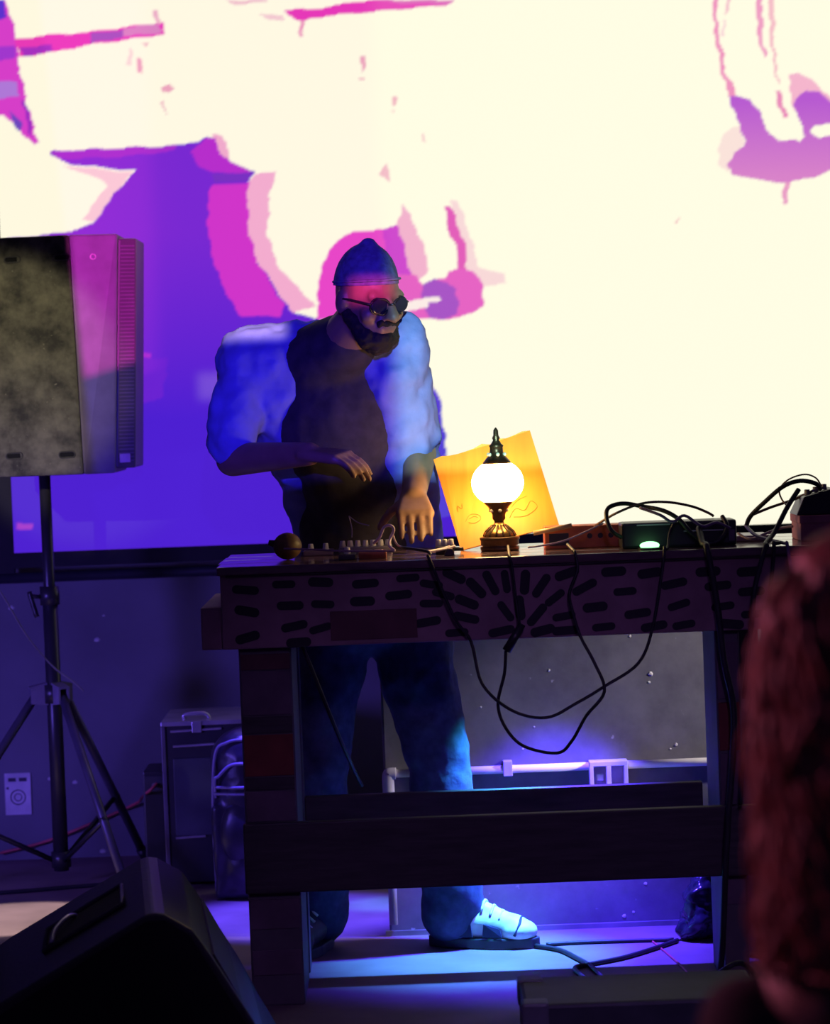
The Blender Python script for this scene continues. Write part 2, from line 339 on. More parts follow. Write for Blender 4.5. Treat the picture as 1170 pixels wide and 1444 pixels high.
acc = np.zeros((len(PXs), 3))
def inside(poly, x, y):
    r = np.zeros(len(x), bool); n = len(poly)
    for i in range(n):
        x1, y1 = poly[i]; x2, y2 = poly[(i + 1) % n]
        if y1 == y2: continue
        c = ((y1 > y) != (y2 > y)) & (x < (x2 - x1) * (y - y1) / (y2 - y1) + x1); r ^= c
    return r
SUB = [(-1.3, -0.9), (1.1, -1.3), (-0.4, 0.4), (1.4, 0.9), (-1.2, 1.4)]
for sxo, syo in SUB:
    X_ = PXs + sxo; Y_ = PYs + syo
    PXj = X_ + 1.3 * np.sin(Y_ / 7.1) + 0.9 * np.sin(Y_ / 3.3 + 1); PYj = Y_ + 1.0 * np.sin(X_ / 9.3)
    col = np.tile(np.array(lin(CREAM)), (len(PXs), 1))
    for poly, c in POLY:
        pa = np.array(poly); k0 = np.nonzero((PXj > pa[:, 0].min()) & (PXj < pa[:, 0].max()) & (PYj > pa[:, 1].min()) & (PYj < pa[:, 1].max()))[0]
        if not len(k0): continue
        k = k0[inside(poly, PXj[k0], PYj[k0])]
        if not len(k): continue
        if c == 'grad':
            t = np.clip((PYs[k] - 330) / 260, 0, 1)[:, None]; s = np.clip((PXs[k] - 60) / 200, 0, 1)[:, None]
            a = np.array(lin((138, 42, 206))); b = np.array(lin((76, 30, 206))); d = np.array(lin((120, 40, 206)))
            col[k] = (a * (1 - s) + d * s) * (1 - t) + b * t
        elif c == 'grad2':
            t = np.clip((PYs[k] - 140) / 110, 0, 1)[:, None]; col[k] = np.array(lin((180, 72, 204))) * (1 - t) + np.array(lin((214, 120, 196))) * t
        else: col[k] = np.array(lin(c))
    acc += col
col = acc / len(SUB)
nx, nzz = len(xs), len(zs)
idx = np.arange(nx * nzz).reshape(nzz, nx)
quads = np.stack([idx[:-1, :-1], idx[:-1, 1:], idx[1:, 1:], idx[1:, :-1]], -1).reshape(-1, 4)
me = bpy.data.meshes.new('picture'); me.vertices.add(nx * nzz); me.loops.add(quads.size); me.polygons.add(len(quads))
sc_root = root('projection_screen', (SX0 + 1.78, YS, 0.9), 'large projection screen showing a cream picture with violet and magenta figures', 'screen')
og = ORG[sc_root.name]
me.vertices.foreach_set('co', (Pw + np.array([0, 0, H]) - np.array(og)).astype(np.float32).ravel())
me.loops.foreach_set('vertex_index', quads.ravel().astype(np.int32)); me.polygons.foreach_set('loop_start', np.arange(0, quads.size, 4, dtype=np.int32))
me.update(calc_edges=True)
at = me.color_attributes.new('Col', 'FLOAT_COLOR', 'POINT'); at.data.foreach_set('color', np.concatenate([col, np.ones((len(col), 1))], 1).astype(np.float32).ravel())
m, N, L, p = nm('projected_picture'); a = N.new('ShaderNodeAttribute'); a.attribute_name = 'Col'
L.new(a.outputs['Color'], p.inputs['Emission Color']); p.inputs['Emission Strength'].default_value = 1.0
p.inputs['Base Color'].default_value = (0.04, 0.04, 0.04, 1); p.inputs['Roughness'].default_value = 0.95; p.inputs['Specular IOR Level'].default_value = 0.1
me.materials.append(m); po = bpy.data.objects.new('picture', me); C.objects.link(po); po.parent = sc_root
m_blk = mat('black_cloth', (0.016, 0.015, 0.022), 0.85)
MB().box((SX0 - 0.06, YS - 0.004, SZ0 - 0.06), (SX0, YS + 0.02, SZ1 + 0.06)).build('border', m_blk, sc_root)
MB().box((SX1, YS - 0.004, SZ0 - 0.06), (SX1 + 0.06, YS + 0.02, SZ1 + 0.06)).build('border', m_blk, sc_root)
MB().box((SX0, YS - 0.004, SZ0 - 0.045), (SX1, YS + 0.02, SZ0)).build('border', m_blk, sc_root)
MB().box((SX0, YS - 0.004, SZ1), (SX1, YS + 0.02, SZ1 + 0.06)).build('border', m_blk, sc_root)
MB().box((SX0, YS + 0.004, SZ0), (SX1, YS + 0.012, SZ1)).build('backing', m_blk, sc_root)
MB().tube([(SX0 - 0.06, YS + 0.008, SZ0 - 0.075), (SX1 + 0.06, YS + 0.008, SZ0 - 0.075)], 0.016, 12, smooth=False).build('weight_bar', mat('bar_black', (0.02, 0.02, 0.03), 0.4), sc_root, smooth=True)
MB().box((SX0 - 0.1, YS - 0.04, SZ1 + 0.06), (SX1 + 0.1, YW - 0.01, SZ1 + 0.17)).build('roller_case', m_blk, sc_root, bevel=0.01)

# ---------------------------------------------------------------- DJ table
YF, YB, TZ = 6.50, 7.02, 0.990
m_top = mat('table_top_paint', (0.15, 0.09, 0.11), 0.13, var=0.4, scale=9, bump=0.0, stretch=(1, 4, 4))
m_apron = mat('apron_paint', (0.30, 0.17, 0.22), 0.75, var=0.18, scale=14, bump=0.06)
m_dash = mat('dash_paint', (0.018, 0.016, 0.024), 0.7)
m_tbl = mat('table_dark_wood', (0.045, 0.034, 0.045), 0.6, var=0.3, scale=10, bump=0.1, stretch=(1, 1, 8))
m_leg = mat('leg_paint', (0.10, 0.085, 0.11), 0.6, var=0.2, scale=10, bump=0.05)
m_red = mat('panel_red_paint', (0.20, 0.032, 0.03), 0.7)
m_mauve = mat('panel_mauve_paint', (0.13, 0.085, 0.13), 0.7)
m_maroon = mat('panel_maroon_paint', (0.13, 0.05, 0.06), 0.7)
xL = W(304, 800, YF).x; xR = W(1190, 765, YF).x
table = root('dj_table', ((xL + xR) / 2, 6.75, 0), 'long dark wooden table painted with black dashes and a sunburst', 'table')
# top: three planks running along the length, with a lip
depth = YB - YF
for k in range(4):
    a = YF - 0.02 + k * (depth + 0.02) / 4
    MB().box((xL + random.uniform(-.004, .004), a + 0.0015, TZ - 0.019), (xR, a + (depth + 0.02) / 4 - 0.0015, TZ)).build('plank', m_top, table, bevel=0.003)
zA0 = W(330, 916, YF).z; zA1 = TZ - 0.019
apron = MB().box((xL + 0.008, YF, zA0), (xR - 0.01, YF + 0.03, zA1)).build('apron', m_apron, table, bevel=0.004)
MB().box((xL + 0.008, YB - 0.05, zA0 + 0.03), (xR - 0.01, YB - 0.02, zA1)).build('rear_apron', m_tbl, table, bevel=0.004)
MB().box((xL + 0.01, YF + 0.03, zA0 + 0.03), (xL + 0.04, YB - 0.05, zA1)).build('side_apron', m_tbl, table, bevel=0.004)
MB().box((xR - 0.04, YF + 0.03, zA0 + 0.03), (xR - 0.01, YB - 0.05, zA1)).build('side_apron', m_tbl, table, bevel=0.004)
MB().box((W(283, 880, YF).x, YF + 0.004, zA0), (xL + 0.008, YB - 0.03, W(300, 857, YF).z)).build('side_rail', m_apron, table, bevel=0.005)
MB().box((xL + 0.02, YF - 0.012, TZ - 0.0235), (xR, YF, TZ - 0.0195)).build('lip', m_tbl, table, bevel=0.003)
# painted dashes (flat paint with a slight body)
def dash_mesh(Ln, wd):
    mb = MB(); pts = []
    for k in range(12):
        a = PI / 2 + PI * k / 11; pts.append((-Ln / 2 + wd / 2 + wd / 2 * math.cos(a), 0, wd / 2 * math.sin(a)))
    for k in range(12):
        a = -PI / 2 + PI * k / 11; pts.append((Ln / 2 - wd / 2 + wd / 2 * math.cos(a), 0, wd / 2 * math.sin(a)))
    me = bpy.data.meshes.new('painted_dash'); q = [Vector(p) for p in pts]; n = len(q)
    me.from_pydata(q + [p + Vector((0, -0.0012, 0)) for p in q], [], [tuple(range(n)), tuple(range(n, 2 * n))[::-1]] + [(i, n + i, n + (i + 1) % n, (i + 1) % n) for i in range(n)])
    me.materials.append(m_dash); return me
dm = [dash_mesh(0.060, 0.019), dash_mesh(0.052, 0.017), dash_mesh(0.056, 0.021)]
DASH = [(346, 832, 8), (400, 824, 3), (452, 821, 6), (515, 823, 0), (575, 815, 0), (348, 862, 14), (409, 854, 3), (455, 852, 6), (511, 848, 2), (562, 839, -2), (608, 851, 4), (349, 899, -12), (415, 883, -8), (452, 886, -12), (421, 906, 0), (603, 877, -6), (608, 824, 12),
 (671, 829, 50), (692, 822, 66), (713, 820, 85), (740, 821, 98), (763, 826, 128), (782, 843, 146), (658, 849, 26), (657, 871, 16), (713, 862, 58), (733, 857, 88), (757, 867, 134), (795, 869, 174), (765, 889, 170), (707, 890, -8), (644, 892, 0), (799, 809, 165), (824, 828, 156), (881, 834, 0), (839, 856, -2), (899, 865, -4), (851, 884, -2), (865, 806, 0), (950, 823, -8), (957, 853, -14), (916, 808, -4), (922, 883, -6), (964, 881, -6), (998, 806, 0), (1012, 826, -2), (1019, 855, -4), (1056, 806, 0), (1059, 834, 0), (1061, 866, 0), (1031, 880, 8), (797, 889, 0), (1100, 826, 0), (1104, 850, -4), (1110, 872, 0), (625, 838, 20), (640, 812, 30)]
for i, (px, py, an) in enumerate(DASH):
    p = W(px, py, YF); o = bpy.data.objects.new('painted_dash', dm[i % 3]); C.objects.link(o); o.parent = table
    o.location = Vector((p.x, YF - 0.0002, min(p.z, zA1 - 0.0145))) - ORG[table.name]; o.rotation_euler = (0, math.radians(an - 2.2), 0)
def panel(x0, y0, x1, y1, Y, m, th=0.003, lim=None):
    a = W(x0, (y0 + y1) / 2, Y); b = W(x1, (y0 + y1) / 2, Y); t = W((x0 + x1) / 2, y0, Y).z; bt = W((x0 + x1) / 2, y1, Y).z
    if lim: a.x, b.x = lim[0] + 0.004, lim[1] - 0.004
    return MB().box((a.x, Y - th, bt), (b.x, Y - 0.0002, t)).build('painted_panel', m, table, bevel=0.001)
panel(466, 860, 588, 901, YF, m_maroon)
# legs: front pair and rear pair
lx0, lx1 = W(338, 1000, YF).x, W(413, 1000, YF).x
rx0, rx1 = W(1012, 1000, YF).x, W(1047, 1000, YF).x
for a, b in ((lx0, lx1), (rx0, rx1)):
    MB().box((a, YF + 0.032, 0), (b, YF + 0.30, zA1)).build('leg', m_leg, table, bevel=0.004)
    MB().box((a + 0.01, YF + 0.30, 0.30), (b - 0.01, YB - 0.13, 0.40)).build('side_stretcher', m_tbl, table, bevel=0.004)
MB().box((lx0, YB - 0.13, 0), (lx1, YB - 0.052, zA1)).build('leg', m_leg, table, bevel=0.004)
MB().box((rx0 + 0.06, YB - 0.13, 0), (rx1 + 0.085, YB - 0.052, zA1)).build('leg', m_leg, table, bevel=0.004)
YL = YF + 0.032
for y0, y1, m in ((922, 944, m_maroon), (946, 1008, m_mauve), (1010, 1034, m_tbl), (1036, 1094, m_red), (1096, 1114, m_tbl), (1116, 1158, m_mauve), (1268, 1310, m_mauve), (1340, 1375, m_mauve)):
    panel(342, y0, 411, y1, YL, m, lim=(lx0, lx1))
for y0, y1, m in ((905, 985, m_mauve), (990, 1058, m_red), (1062, 1128, m_mauve), (1240, 1275, m_mauve)):
    panel(1014, y0, 1045, y1, YL, m, lim=(rx0, rx1))
zs0, zs1 = W(345, 1262, YF).z, W(345, 1163, YF).z
MB().box((lx0 - 0.004, YF + 0.002, zs0), (rx1 + 0.025, YF + 0.03, zs1)).build('front_stretcher', m_tbl, table, bevel=0.004)
MB().box((lx1, YB - 0.10, zs1 - 0.09), (rx0, YB - 0.072, zs1)).build('rear_stretcher', m_tbl, table, bevel=0.004)

# ---------------------------------------------------------------- the man at the table
m_skin = mat('skin', (0.30, 0.165, 0.115), 0.5, var=0.12, scale=20)
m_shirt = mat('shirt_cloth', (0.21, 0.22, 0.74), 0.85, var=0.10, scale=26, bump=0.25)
m_tee = mat('dark_tee_cloth', (0.045, 0.034, 0.045), 0.85, var=0.3, scale=30, bump=0.2)
m_jean = mat('denim', (0.055, 0.065, 0.16), 0.85, var=0.3, scale=40, bump=0.2)
m_beanie = mat('beanie_knit', (0.17, 0.15, 0.30), 0.9, var=0.3, scale=60, bump=0.4)
m_hair = mat('beard_hair', (0.018, 0.012, 0.010), 0.8, bump=0.4, scale=80)
man = root('person', W(540, 1325, 7.15) * 1.0, 'person in a beanie, glasses and open pale shirt working at the table', 'person')
man.location.z = 0; ORG[man.name].z = 0
J = {k: W(*v) for k, v in dict(
    pelvis=(520, 850, 7.17), waist=(512, 745, 7.15), chest=(478, 590, 7.08), upper=(455, 510, 7.05), neck=(486, 480, 6.98),
    rs=(348, 510, 7.06), re=(328, 648, 7.00), rw=(436, 640, 6.80), ls=(560, 495, 7.04), le=(592, 640, 7.09), lw=(583, 702, 6.88),
    rh=(470, 872, 7.17), lh=(570, 872, 7.17), rk=(446, 1085, 7.13), lk=(622, 1085, 7.15), ra=(448, 1298, 7.215), la=(640, 1294, 7.17)).items()}
hd = W(518, 424, 6.90)
HR = Euler((math.radians(16), math.radians(-3), math.radians(40))).to_matrix()     # face (-Y local) turned right and down
HS = 0.90
def hp(x, y, z): return hd + HR @ Vector((x, y, z)) * HS
# hands
def hand(mb, wr, d, pn, side, curl):
    d = d.normalized(); pn = (pn - d * pn.dot(d)).normalized(); sd = d.cross(pn) * side
    for k in range(5):      # palm fan
        mb.cap(wr - d * 0.01 + sd * (k - 2) * 0.008, wr + d * 0.085 + sd * (k - 2) * 0.017, 0.016, 0.0125)
    for k, (ln, off) in enumerate(((0.030, -0.034), (0.036, -0.012), (0.034, 0.011), (0.027, 0.033))):
        p = wr + d * 0.086 + sd * off; dd = d.copy()
        for j in range(3):
            dd = (dd * math.cos(curl) - pn * math.sin(curl)).normalized()
            ppn = (pn - dd * pn.dot(dd)).normalized()
            q = p + dd * ln * (1, 0.75, 0.6)[j]; mb.cap(p, q, 0.0092 - 0.0008 * j, 0.0086 - 0.0008 * j); p = q
    p = wr + d * 0.022 - sd * 0.024; dd = (d * 0.6 - sd * 0.75 - pn * 0.25).normalized()
    for j in range(3):
        q = p + dd * (0.040, 0.030, 0.024)[j]; mb.cap(p, q, 0.013 - 0.0015 * j, 0.0115 - 0.0015 * j); p = q; dd = (dd + d * 0.35 - pn * 0.2).normalized()
b = MB()
b.ell(hp(0, 0.006, 0.025), (0.076 * HS, 0.094 * HS, 0.098 * HS), HR); b.ell(hp(0, -0.022, -0.045), (0.060 * HS, 0.070 * HS, 0.072 * HS), HR); b.ell(hp(0, -0.05, -0.085), (0.032 * HS, 0.035 * HS, 0.028 * HS), HR)
b.cap(hp(0, -0.088, 0.018), hp(0, -0.112, -0.018), 0.009, 0.014); b.ell(hp(0.012, -0.100, -0.022), (0.009 * HS, 0.010 * HS, 0.007 * HS), HR); b.ell(hp(-0.012, -0.100, -0.022), (0.009 * HS, 0.010 * HS, 0.007 * HS), HR)
b.cap(hp(-0.045, -0.072, 0.030), hp(0.045, -0.072, 0.030), 0.012, 0.012)
b.cap(hp(-0.02, -0.088, -0.050), hp(0.02, -0.088, -0.050), 0.009, 0.009); b.cap(hp(-0.017, -0.086, -0.060), hp(0.017, -0.086, -0.060), 0.009, 0.009)
for s in (-1, 1): b.ell(hp(0.078 * s, 0.012, 0.000), (0.012 * HS, 0.022 * HS, 0.034 * HS), HR); b.ell(hp(0.045 * s, -0.062, -0.02), (0.022 * HS, 0.022 * HS, 0.024 * HS), HR)
b.cap(J['neck'], hp(0, 0.02, -0.05), 0.060, 0.055); b.cap(J['upper'], J['neck'], 0.085, 0.062)
b.cap(J['rs'], J['ls'], 0.050, 0.046); b.ell(J['chest'], (0.155, 0.105, 0.16)); b.ell(J['waist'], (0.145, 0.10, 0.13)); b.ell(J['pelvis'], (0.155, 0.105, 0.11))
for a_, c_, r1, r2 in (('rs', 're', .050, .040), ('re', 'rw', .041, .028), ('ls', 'le', .043, .039), ('le', 'lw', .041, .028), ('rh', 'rk', .075, .052), ('lh', 'lk', .075, .052), ('rk', 'ra', .052, .036), ('lk', 'la', .052, .036)):
    b.cap(J[a_], J[c_], r1, r2)
hand(b, J['rw'], Vector((0.80, -0.42, -0.10)), Vector((0.1, -0.2, 1)), 1, 0.38)
hand(b, J['lw'], Vector((0.02, -0.74, -0.34)), Vector((0, -0.3, 1)), -1, 0.22)
b.build('body', m_skin, man, remesh=0.0055, relax=3)
# clothing
t = MB(); t.ell(J['chest'] + Vector((0, -.004, 0)), (0.166, 0.118, 0.18)); t.ell(J['waist'], (0.160, 0.118, 0.15)); t.ell(J['pelvis'] + Vector((0, 0, .05)), (0.163, 0.114, 0.10)); t.cap(J['rs'].lerp(J['ls'], .24), J['ls'].lerp(J['rs'], .36), 0.062, 0.062); t.cap(J['upper'], J['neck'] + Vector((0.0, .012, -.012)), 0.102, 0.078)
t.cap(J['chest'], J['waist'], 0.125, 0.125)
t.build('tee', m_tee, man, remesh=0.010, relax=4, noise=0.006, nscale=9)
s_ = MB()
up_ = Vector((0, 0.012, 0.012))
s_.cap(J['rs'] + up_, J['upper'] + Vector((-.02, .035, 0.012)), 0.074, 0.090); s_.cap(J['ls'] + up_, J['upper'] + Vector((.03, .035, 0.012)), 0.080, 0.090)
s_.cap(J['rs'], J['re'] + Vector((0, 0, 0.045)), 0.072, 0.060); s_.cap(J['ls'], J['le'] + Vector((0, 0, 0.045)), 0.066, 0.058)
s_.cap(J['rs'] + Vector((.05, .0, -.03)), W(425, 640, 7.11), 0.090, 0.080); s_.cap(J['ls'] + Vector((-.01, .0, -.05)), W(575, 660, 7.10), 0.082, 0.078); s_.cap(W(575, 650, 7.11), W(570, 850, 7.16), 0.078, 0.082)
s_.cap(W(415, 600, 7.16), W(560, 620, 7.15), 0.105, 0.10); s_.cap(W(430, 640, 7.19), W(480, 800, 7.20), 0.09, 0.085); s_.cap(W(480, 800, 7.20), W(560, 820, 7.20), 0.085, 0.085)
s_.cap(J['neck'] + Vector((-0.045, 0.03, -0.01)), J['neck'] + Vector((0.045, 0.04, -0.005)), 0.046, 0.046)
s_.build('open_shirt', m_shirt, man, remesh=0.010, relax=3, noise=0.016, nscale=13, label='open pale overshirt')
jn = MB(); jn.ell(J['pelvis'] + Vector((0, 0, -.02)), (0.165, 0.118, 0.115))
for h_, k_, a_ in (('rh', 'rk', 'ra'), ('lh', 'lk', 'la')):
    jn.cap(J[h_], J[k_], 0.098, 0.080); jn.cap(J[k_], J[a_] + Vector((0, 0, .02)), 0.080, 0.078)
for k in range(5):
    a = k * 2.5; jn.cap(J['la'] + Vector((.05 * math.cos(a), .03 * math.sin(a), 0.02 + .02 * k)), J['la'] + Vector((.05 * math.cos(a + 2), .03 * math.sin(a + 2), 0.03 + .02 * k)), 0.032, 0.032)
jn.build('jeans', m_jean, man, remesh=0.011, relax=3, noise=0.010, nscale=10)
# beanie
bn = MB(); bn.ell(hp(0, 0.012, 0.036), (0.0795 * HS, 0.0975 * HS, 0.115 * HS), HR); bn.cap(hp(0, 0.012, 0.085), hp(0.0, 0.018, 0.140), 0.050, 0.022)
be = bn.build('beanie', m_beanie, man, remesh=0.006, relax=6)
bmx = bmesh.new(); bmx.from_mesh(be.data)
cut = bmesh.ops.bisect_plane(bmx, geom=bmx.verts[:] + bmx.edges[:] + bmx.faces[:], plane_co=hp(0, 0, 0.044) - ORG[man.name], plane_no=HR @ Vector((0, -0.22, -1)), clear_outer=True)
bmesh.ops.holes_fill(bmx, edges=[e for e in bmx.edges if e.is_boundary]); bmx.to_mesh(be.data); bmx.free()
cuff = MB(); ring = [hp(0.0785 * math.cos(a), 0.012 + 0.0955 * math.sin(a), 0.052 - 0.22 * (0.108 * math.sin(a))) for a in [2 * PI * k / 40 for k in range(41)]]
cuff.tube(ring, 0.003, 8, smooth=False).build('cuff', m_beanie, be, smooth=True)
bd = MB(); bd.ell(hp(0, -0.052, -0.086), (0.048 * HS, 0.050 * HS, 0.045 * HS), HR)
for s in (-1, 1): bd.cap(hp(0.064 * s, -0.005, -0.03), hp(0.036 * s, -0.055, -0.085), 0.016, 0.026)
bd.cap(hp(-0.026, -0.088, -0.040), hp(0.026, -0.088, -0.040), 0.009, 0.009)
bd.build('beard', m_hair, man, remesh=0.004, relax=1, noise=0.004, nscale=70)
gm = mat('glasses_frame', (0.02, 0.02, 0.025), 0.25); lens = mat('glasses_lens', (0.03, 0.025, 0.05), 0.08, var=0.05)
gl = MB()
for s in (-1, 1):
    c = [hp(0.034 * s + 0.027 * math.cos(a), -0.097 + 0.012 * abs(math.cos(a) * s > 0), 0.008 + 0.021 * math.sin(a)) for a in [2 * PI * k / 20 for k in range(21)]]
    gl.tube(c, 0.0028, 6, smooth=False); gl.tube([hp(0.062 * s, -0.088, 0.014), hp(0.082 * s, -0.03, 0.014), hp(0.084 * s, 0.012, 0.008)], 0.0026, 6, 3)
gl.tube([hp(-0.008, -0.100, 0.012), hp(0, -0.106, 0.016), hp(0.008, -0.100, 0.012)], 0.0026, 6, 3)
gf = gl.build('glasses', gm, man, smooth=True)
for s in (-1, 1): MB().ell(hp(0.034 * s, -0.091, 0.008), (0.027 * HS, 0.004 * HS, 0.021 * HS), HR).build('lens', lens, gf, smooth=True)
for s in (-1, 1): MB().ell(hp(0.031 * s, -0.070, 0.006), (0.013 * HS, 0.013 * HS, 0.013 * HS), HR).build('eye', mat('eye_white', (0.7, 0.68, 0.65), 0.2), man, smooth=True)
# shoes
def shoe(ankle, yaw, m, name, label=None):
    Rz = Matrix.Rotation(yaw, 3, 'Z'); base = Vector((ankle.x, ankle.y, 0))
    q = lambda x, y, z: base + Rz @ Vector((x, y, z))
    u = MB(); u.ell(q(0, 0.01, 0.055), (0.042, 0.062, 0.050), Rz); u.cap(q(0, 0, 0.085), q(0, 0, 0.115), 0.043, 0.042); u.cap(q(0, -0.04, 0.062), q(0, -0.155, 0.045), 0.044, 0.036); u.ell(q(0, -0.16, 0.040), (0.045, 0.052, 0.030), Rz); u.cap(q(0, -0.05, 0.10), q(0, -0.12, 0.070), 0.024, 0.022)
    ub = u.build(name, m, man, remesh=0.006, relax=3, label=label)
    so = MB(); prof = []
    for k in range(28):
        a = 2 * PI * k / 28; y = -0.075 + 0.142 * math.sin(a); prof.append((0.046 * math.cos(a) * (1 + 0.12 * (1 if y < -0.09 else 0)), y))
    so.loft([[q(x * 1.0, y, z) for x, y in prof] for z in (0.0, 0.026)]).build('sole', mat('sole_rubber', (0.05, 0.05, 0.07), 0.6), ub, bevel=0.004)
    for k in range(4):
        MB().tube([q(-0.030, -0.058 - k * 0.022, 0.104 - k * 0.011), q(0, -0.060 - k * 0.022, 0.127 - k * 0.0125), q(0.030, -0.058 - k * 0.022, 0.104 - k * 0.011)], 0.0035, 6, 4).build('lace', mat('lace_white', (0.8, 0.8, 0.8), 0.7), ub, smooth=True)
    return ub, q
sh, q = shoe(J['la'], math.radians(72), mat('white_sneaker', (0.80, 0.82, 0.80), 0.5, var=0.15, scale=40), 'sneaker', 'white sneaker with dark side panel')
MB().prism([q(-0.0485, -0.085, 0.030), q(-0.0475, -0.135, 0.030), q(-0.043, -0.128, 0.050), q(-0.045, -0.088, 0.062)], q(0.004, 0, 0) - q(0, 0, 0)).build('side_panel', mat('shoe_navy', (0.03, 0.03, 0.09), 0.6), sh)
MB().prism([q(-0.0485, -0.02, 0.030), q(-0.0490, -0.06, 0.030), q(-0.046, -0.055, 0.060), q(-0.045, -0.03, 0.060)], q(0.004, 0, 0) - q(0, 0, 0)).build('side_panel', mat('shoe_navy', (0.03, 0.03, 0.09), 0.6), sh)
tcp = MB()
tcp.tube([q(-0.044, -0.165, 0.034), q(-0.030, -0.175, 0.060), q(0, -0.172, 0.073), q(0.030, -0.175, 0.060), q(0.044, -0.165, 0.034)], 0.0035, 6, 4).build('toe_seam', mat('shoe_navy', (0.03, 0.03, 0.09), 0.6), sh, smooth=True)
shoe(J['ra'], math.radians(-18), mat('dark_shoe', (0.05, 0.05, 0.07), 0.5), 'sneaker', 'dark sneaker')

# ---------------------------------------------------------------- lamp, sleeve and gear on the table
m_br = mat('dark_bronze', (0.10, 0.055, 0.035), 0.35, metal=0.7, var=0.3, scale=60)
YLp = 6.74; lp = W(705, 776, YLp); lp.z = TZ
lamp = root('mosaic_lamp', lp, 'small glowing globe table lamp with dark bronze finial and stepped base', 'lamp')
def L_(prof, name, m, par=lamp, **k): return MB().lathe(prof, lp, 32).build(name, m, par, smooth=True, **k)
k_ = YLp / F
def zz(py): return (776 - py) * k_
L_([(0.043, 0), (0.045, 0.004), (0.045, zz(770)), (0.040, zz(769)), (0.044, zz(767)), (0.044, zz(761)), (0.046, zz(760)), (0.046, zz(757)), (0.040, zz(756))], 'base', m_br)
fl = L_([(0.038, zz(756)), (0.034, zz(750)), (0.022, zz(744)), (0.014, zz(740)), (0.012, zz(736))], 'flared_foot', mat('warm_brass', (0.55, 0.30, 0.10), 0.3, metal=0.9))
for k in range(14):
    a = 2 * PI * k / 14; MB().tube([lp + Vector((0.037 * math.cos(a), 0.037 * math.sin(a), zz(755.5))), lp + Vector((0.031 * math.cos(a), 0.031 * math.sin(a), zz(748.5))), lp + Vector((0.015 * math.cos(a), 0.015 * math.sin(a), zz(740)))], 0.0028, 6, 3).build('rib', m_br, fl, smooth=True)
L_([(0.011, zz(741)), (0.011, zz(734)), (0.015, zz(731)), (0.015, zz(725)), (0.020, zz(719)), (0.024, zz(714)), (0.032, zz(709)), (0.034, zz(706))], 'stem', m_br)
gls = []
for j in range(17):
    th = -1.02 + 2.04 * j / 16; gls.append((0.060 * math.cos(th), zz(680) + 0.0525 * math.sin(th)))
m_globe = mat('glowing_globe', (0.9, 0.75, 0.5), 0.3, emit=(1.0, 0.66, 0.24), estr=34)
L_(gls, 'globe', m_globe)
for k in range(3):
    z = zz(680) + (-0.026 + 0.026 * k); r = 0.0602 * math.cos(math.asin(max(-1, min(1, (z - zz(680)) / 0.0525))))
cp = L_([(0.033, zz(654)), (0.032, zz(651)), (0.024, zz(645)), (0.016, zz(640)), (0.015, zz(630)), (0.017, zz(628)), (0.012, zz(625)), (0.007, zz(620)), (0.009, zz(617)), (0.006, zz(613)), (0.0055, zz(606)), (0.001, zz(602))], 'finial_cap', m_br)
for z_, r_, n in ((zz(640), 0.020, 6), (zz(719), 0.0195, 6)):
    for k in range(n):
        a = -PI / 2 + 0.12 + 2 * PI * k / n; MB().ell(lp + Vector((r_ * math.cos(a), r_ * math.sin(a), z_)), (0.0045, 0.0045, 0.0045), seg=10, rings=6).build('bead', mat('pearl_bead', (0.85, 0.75, 0.65), 0.2), cp if z_ > 0.15 else bpy.data.objects['stem'], smooth=True)

# sleeve leaning behind the lamp
m, N, L, p = nm('kraft_sleeve'); p.inputs['Roughness'].default_value = 0.55
tc = N.new('ShaderNodeTexCoord'); mp = N.new('ShaderNodeMapping'); mp.inputs['Rotation'].default_value = (0, 0.28, 0); mp.inputs['Scale'].default_value = (60, 4, 6)
nz = N.new('ShaderNodeTexNoise'); nz.inputs['Scale'].default_value = 1.0; nz.inputs['Detail'].default_value = 4
L.new(tc.outputs['Object'], mp.inputs[0]); L.new(mp.outputs[0], nz.inputs[0])
cr = N.new('ShaderNodeValToRGB'); cr.color_ramp.elements[0].color = (0.80, 0.23, 0.025, 1); cr.color_ramp.elements[1].color = (0.95, 0.36, 0.045, 1); L.new(nz.outputs[0], cr.inputs[0]); L.new(cr.outputs[0], p.inputs['Base Color'])
m_sleeve = m
bl, br_, tr, tl = (650, 776), (788, 740), (747, 607), (611, 648)
Yb0, Yt0 = 6.80, 6.93
pb0 = W(bl[0], bl[1], Yb0); pb1 = W(br_[0], br_[1], Yb0 + 0.02); pt1 = W(tr[0], tr[1], Yt0 + 0.03); pt0 = W(tl[0], tl[1], Yt0)
dz_ = TZ + 0.001 - pb0.z
pts = [p + Vector((0, 0, dz_)) for p in (pb0, pb1, pt1, pt0)]
nrm = (pts[1] - pts[0]).cross(pts[3] - pts[0]).normalized()
edge = [pts[0], pts[1]]
n = 12
torn = [pts[2].lerp(pts[3], i / n) + Vector((0, 0, 0 if i in (0, n) else random.uniform(-.005, .004))) for i in range(n + 1)]
sl = MB().prism(edge + torn, -nrm * 0.004); sleeve = root('cardboard_sleeve', pts[0], 'square orange cardboard sleeve with torn top edge leaning behind the lamp', 'sleeve')
sl.build('panel', m_sleeve, sleeve)
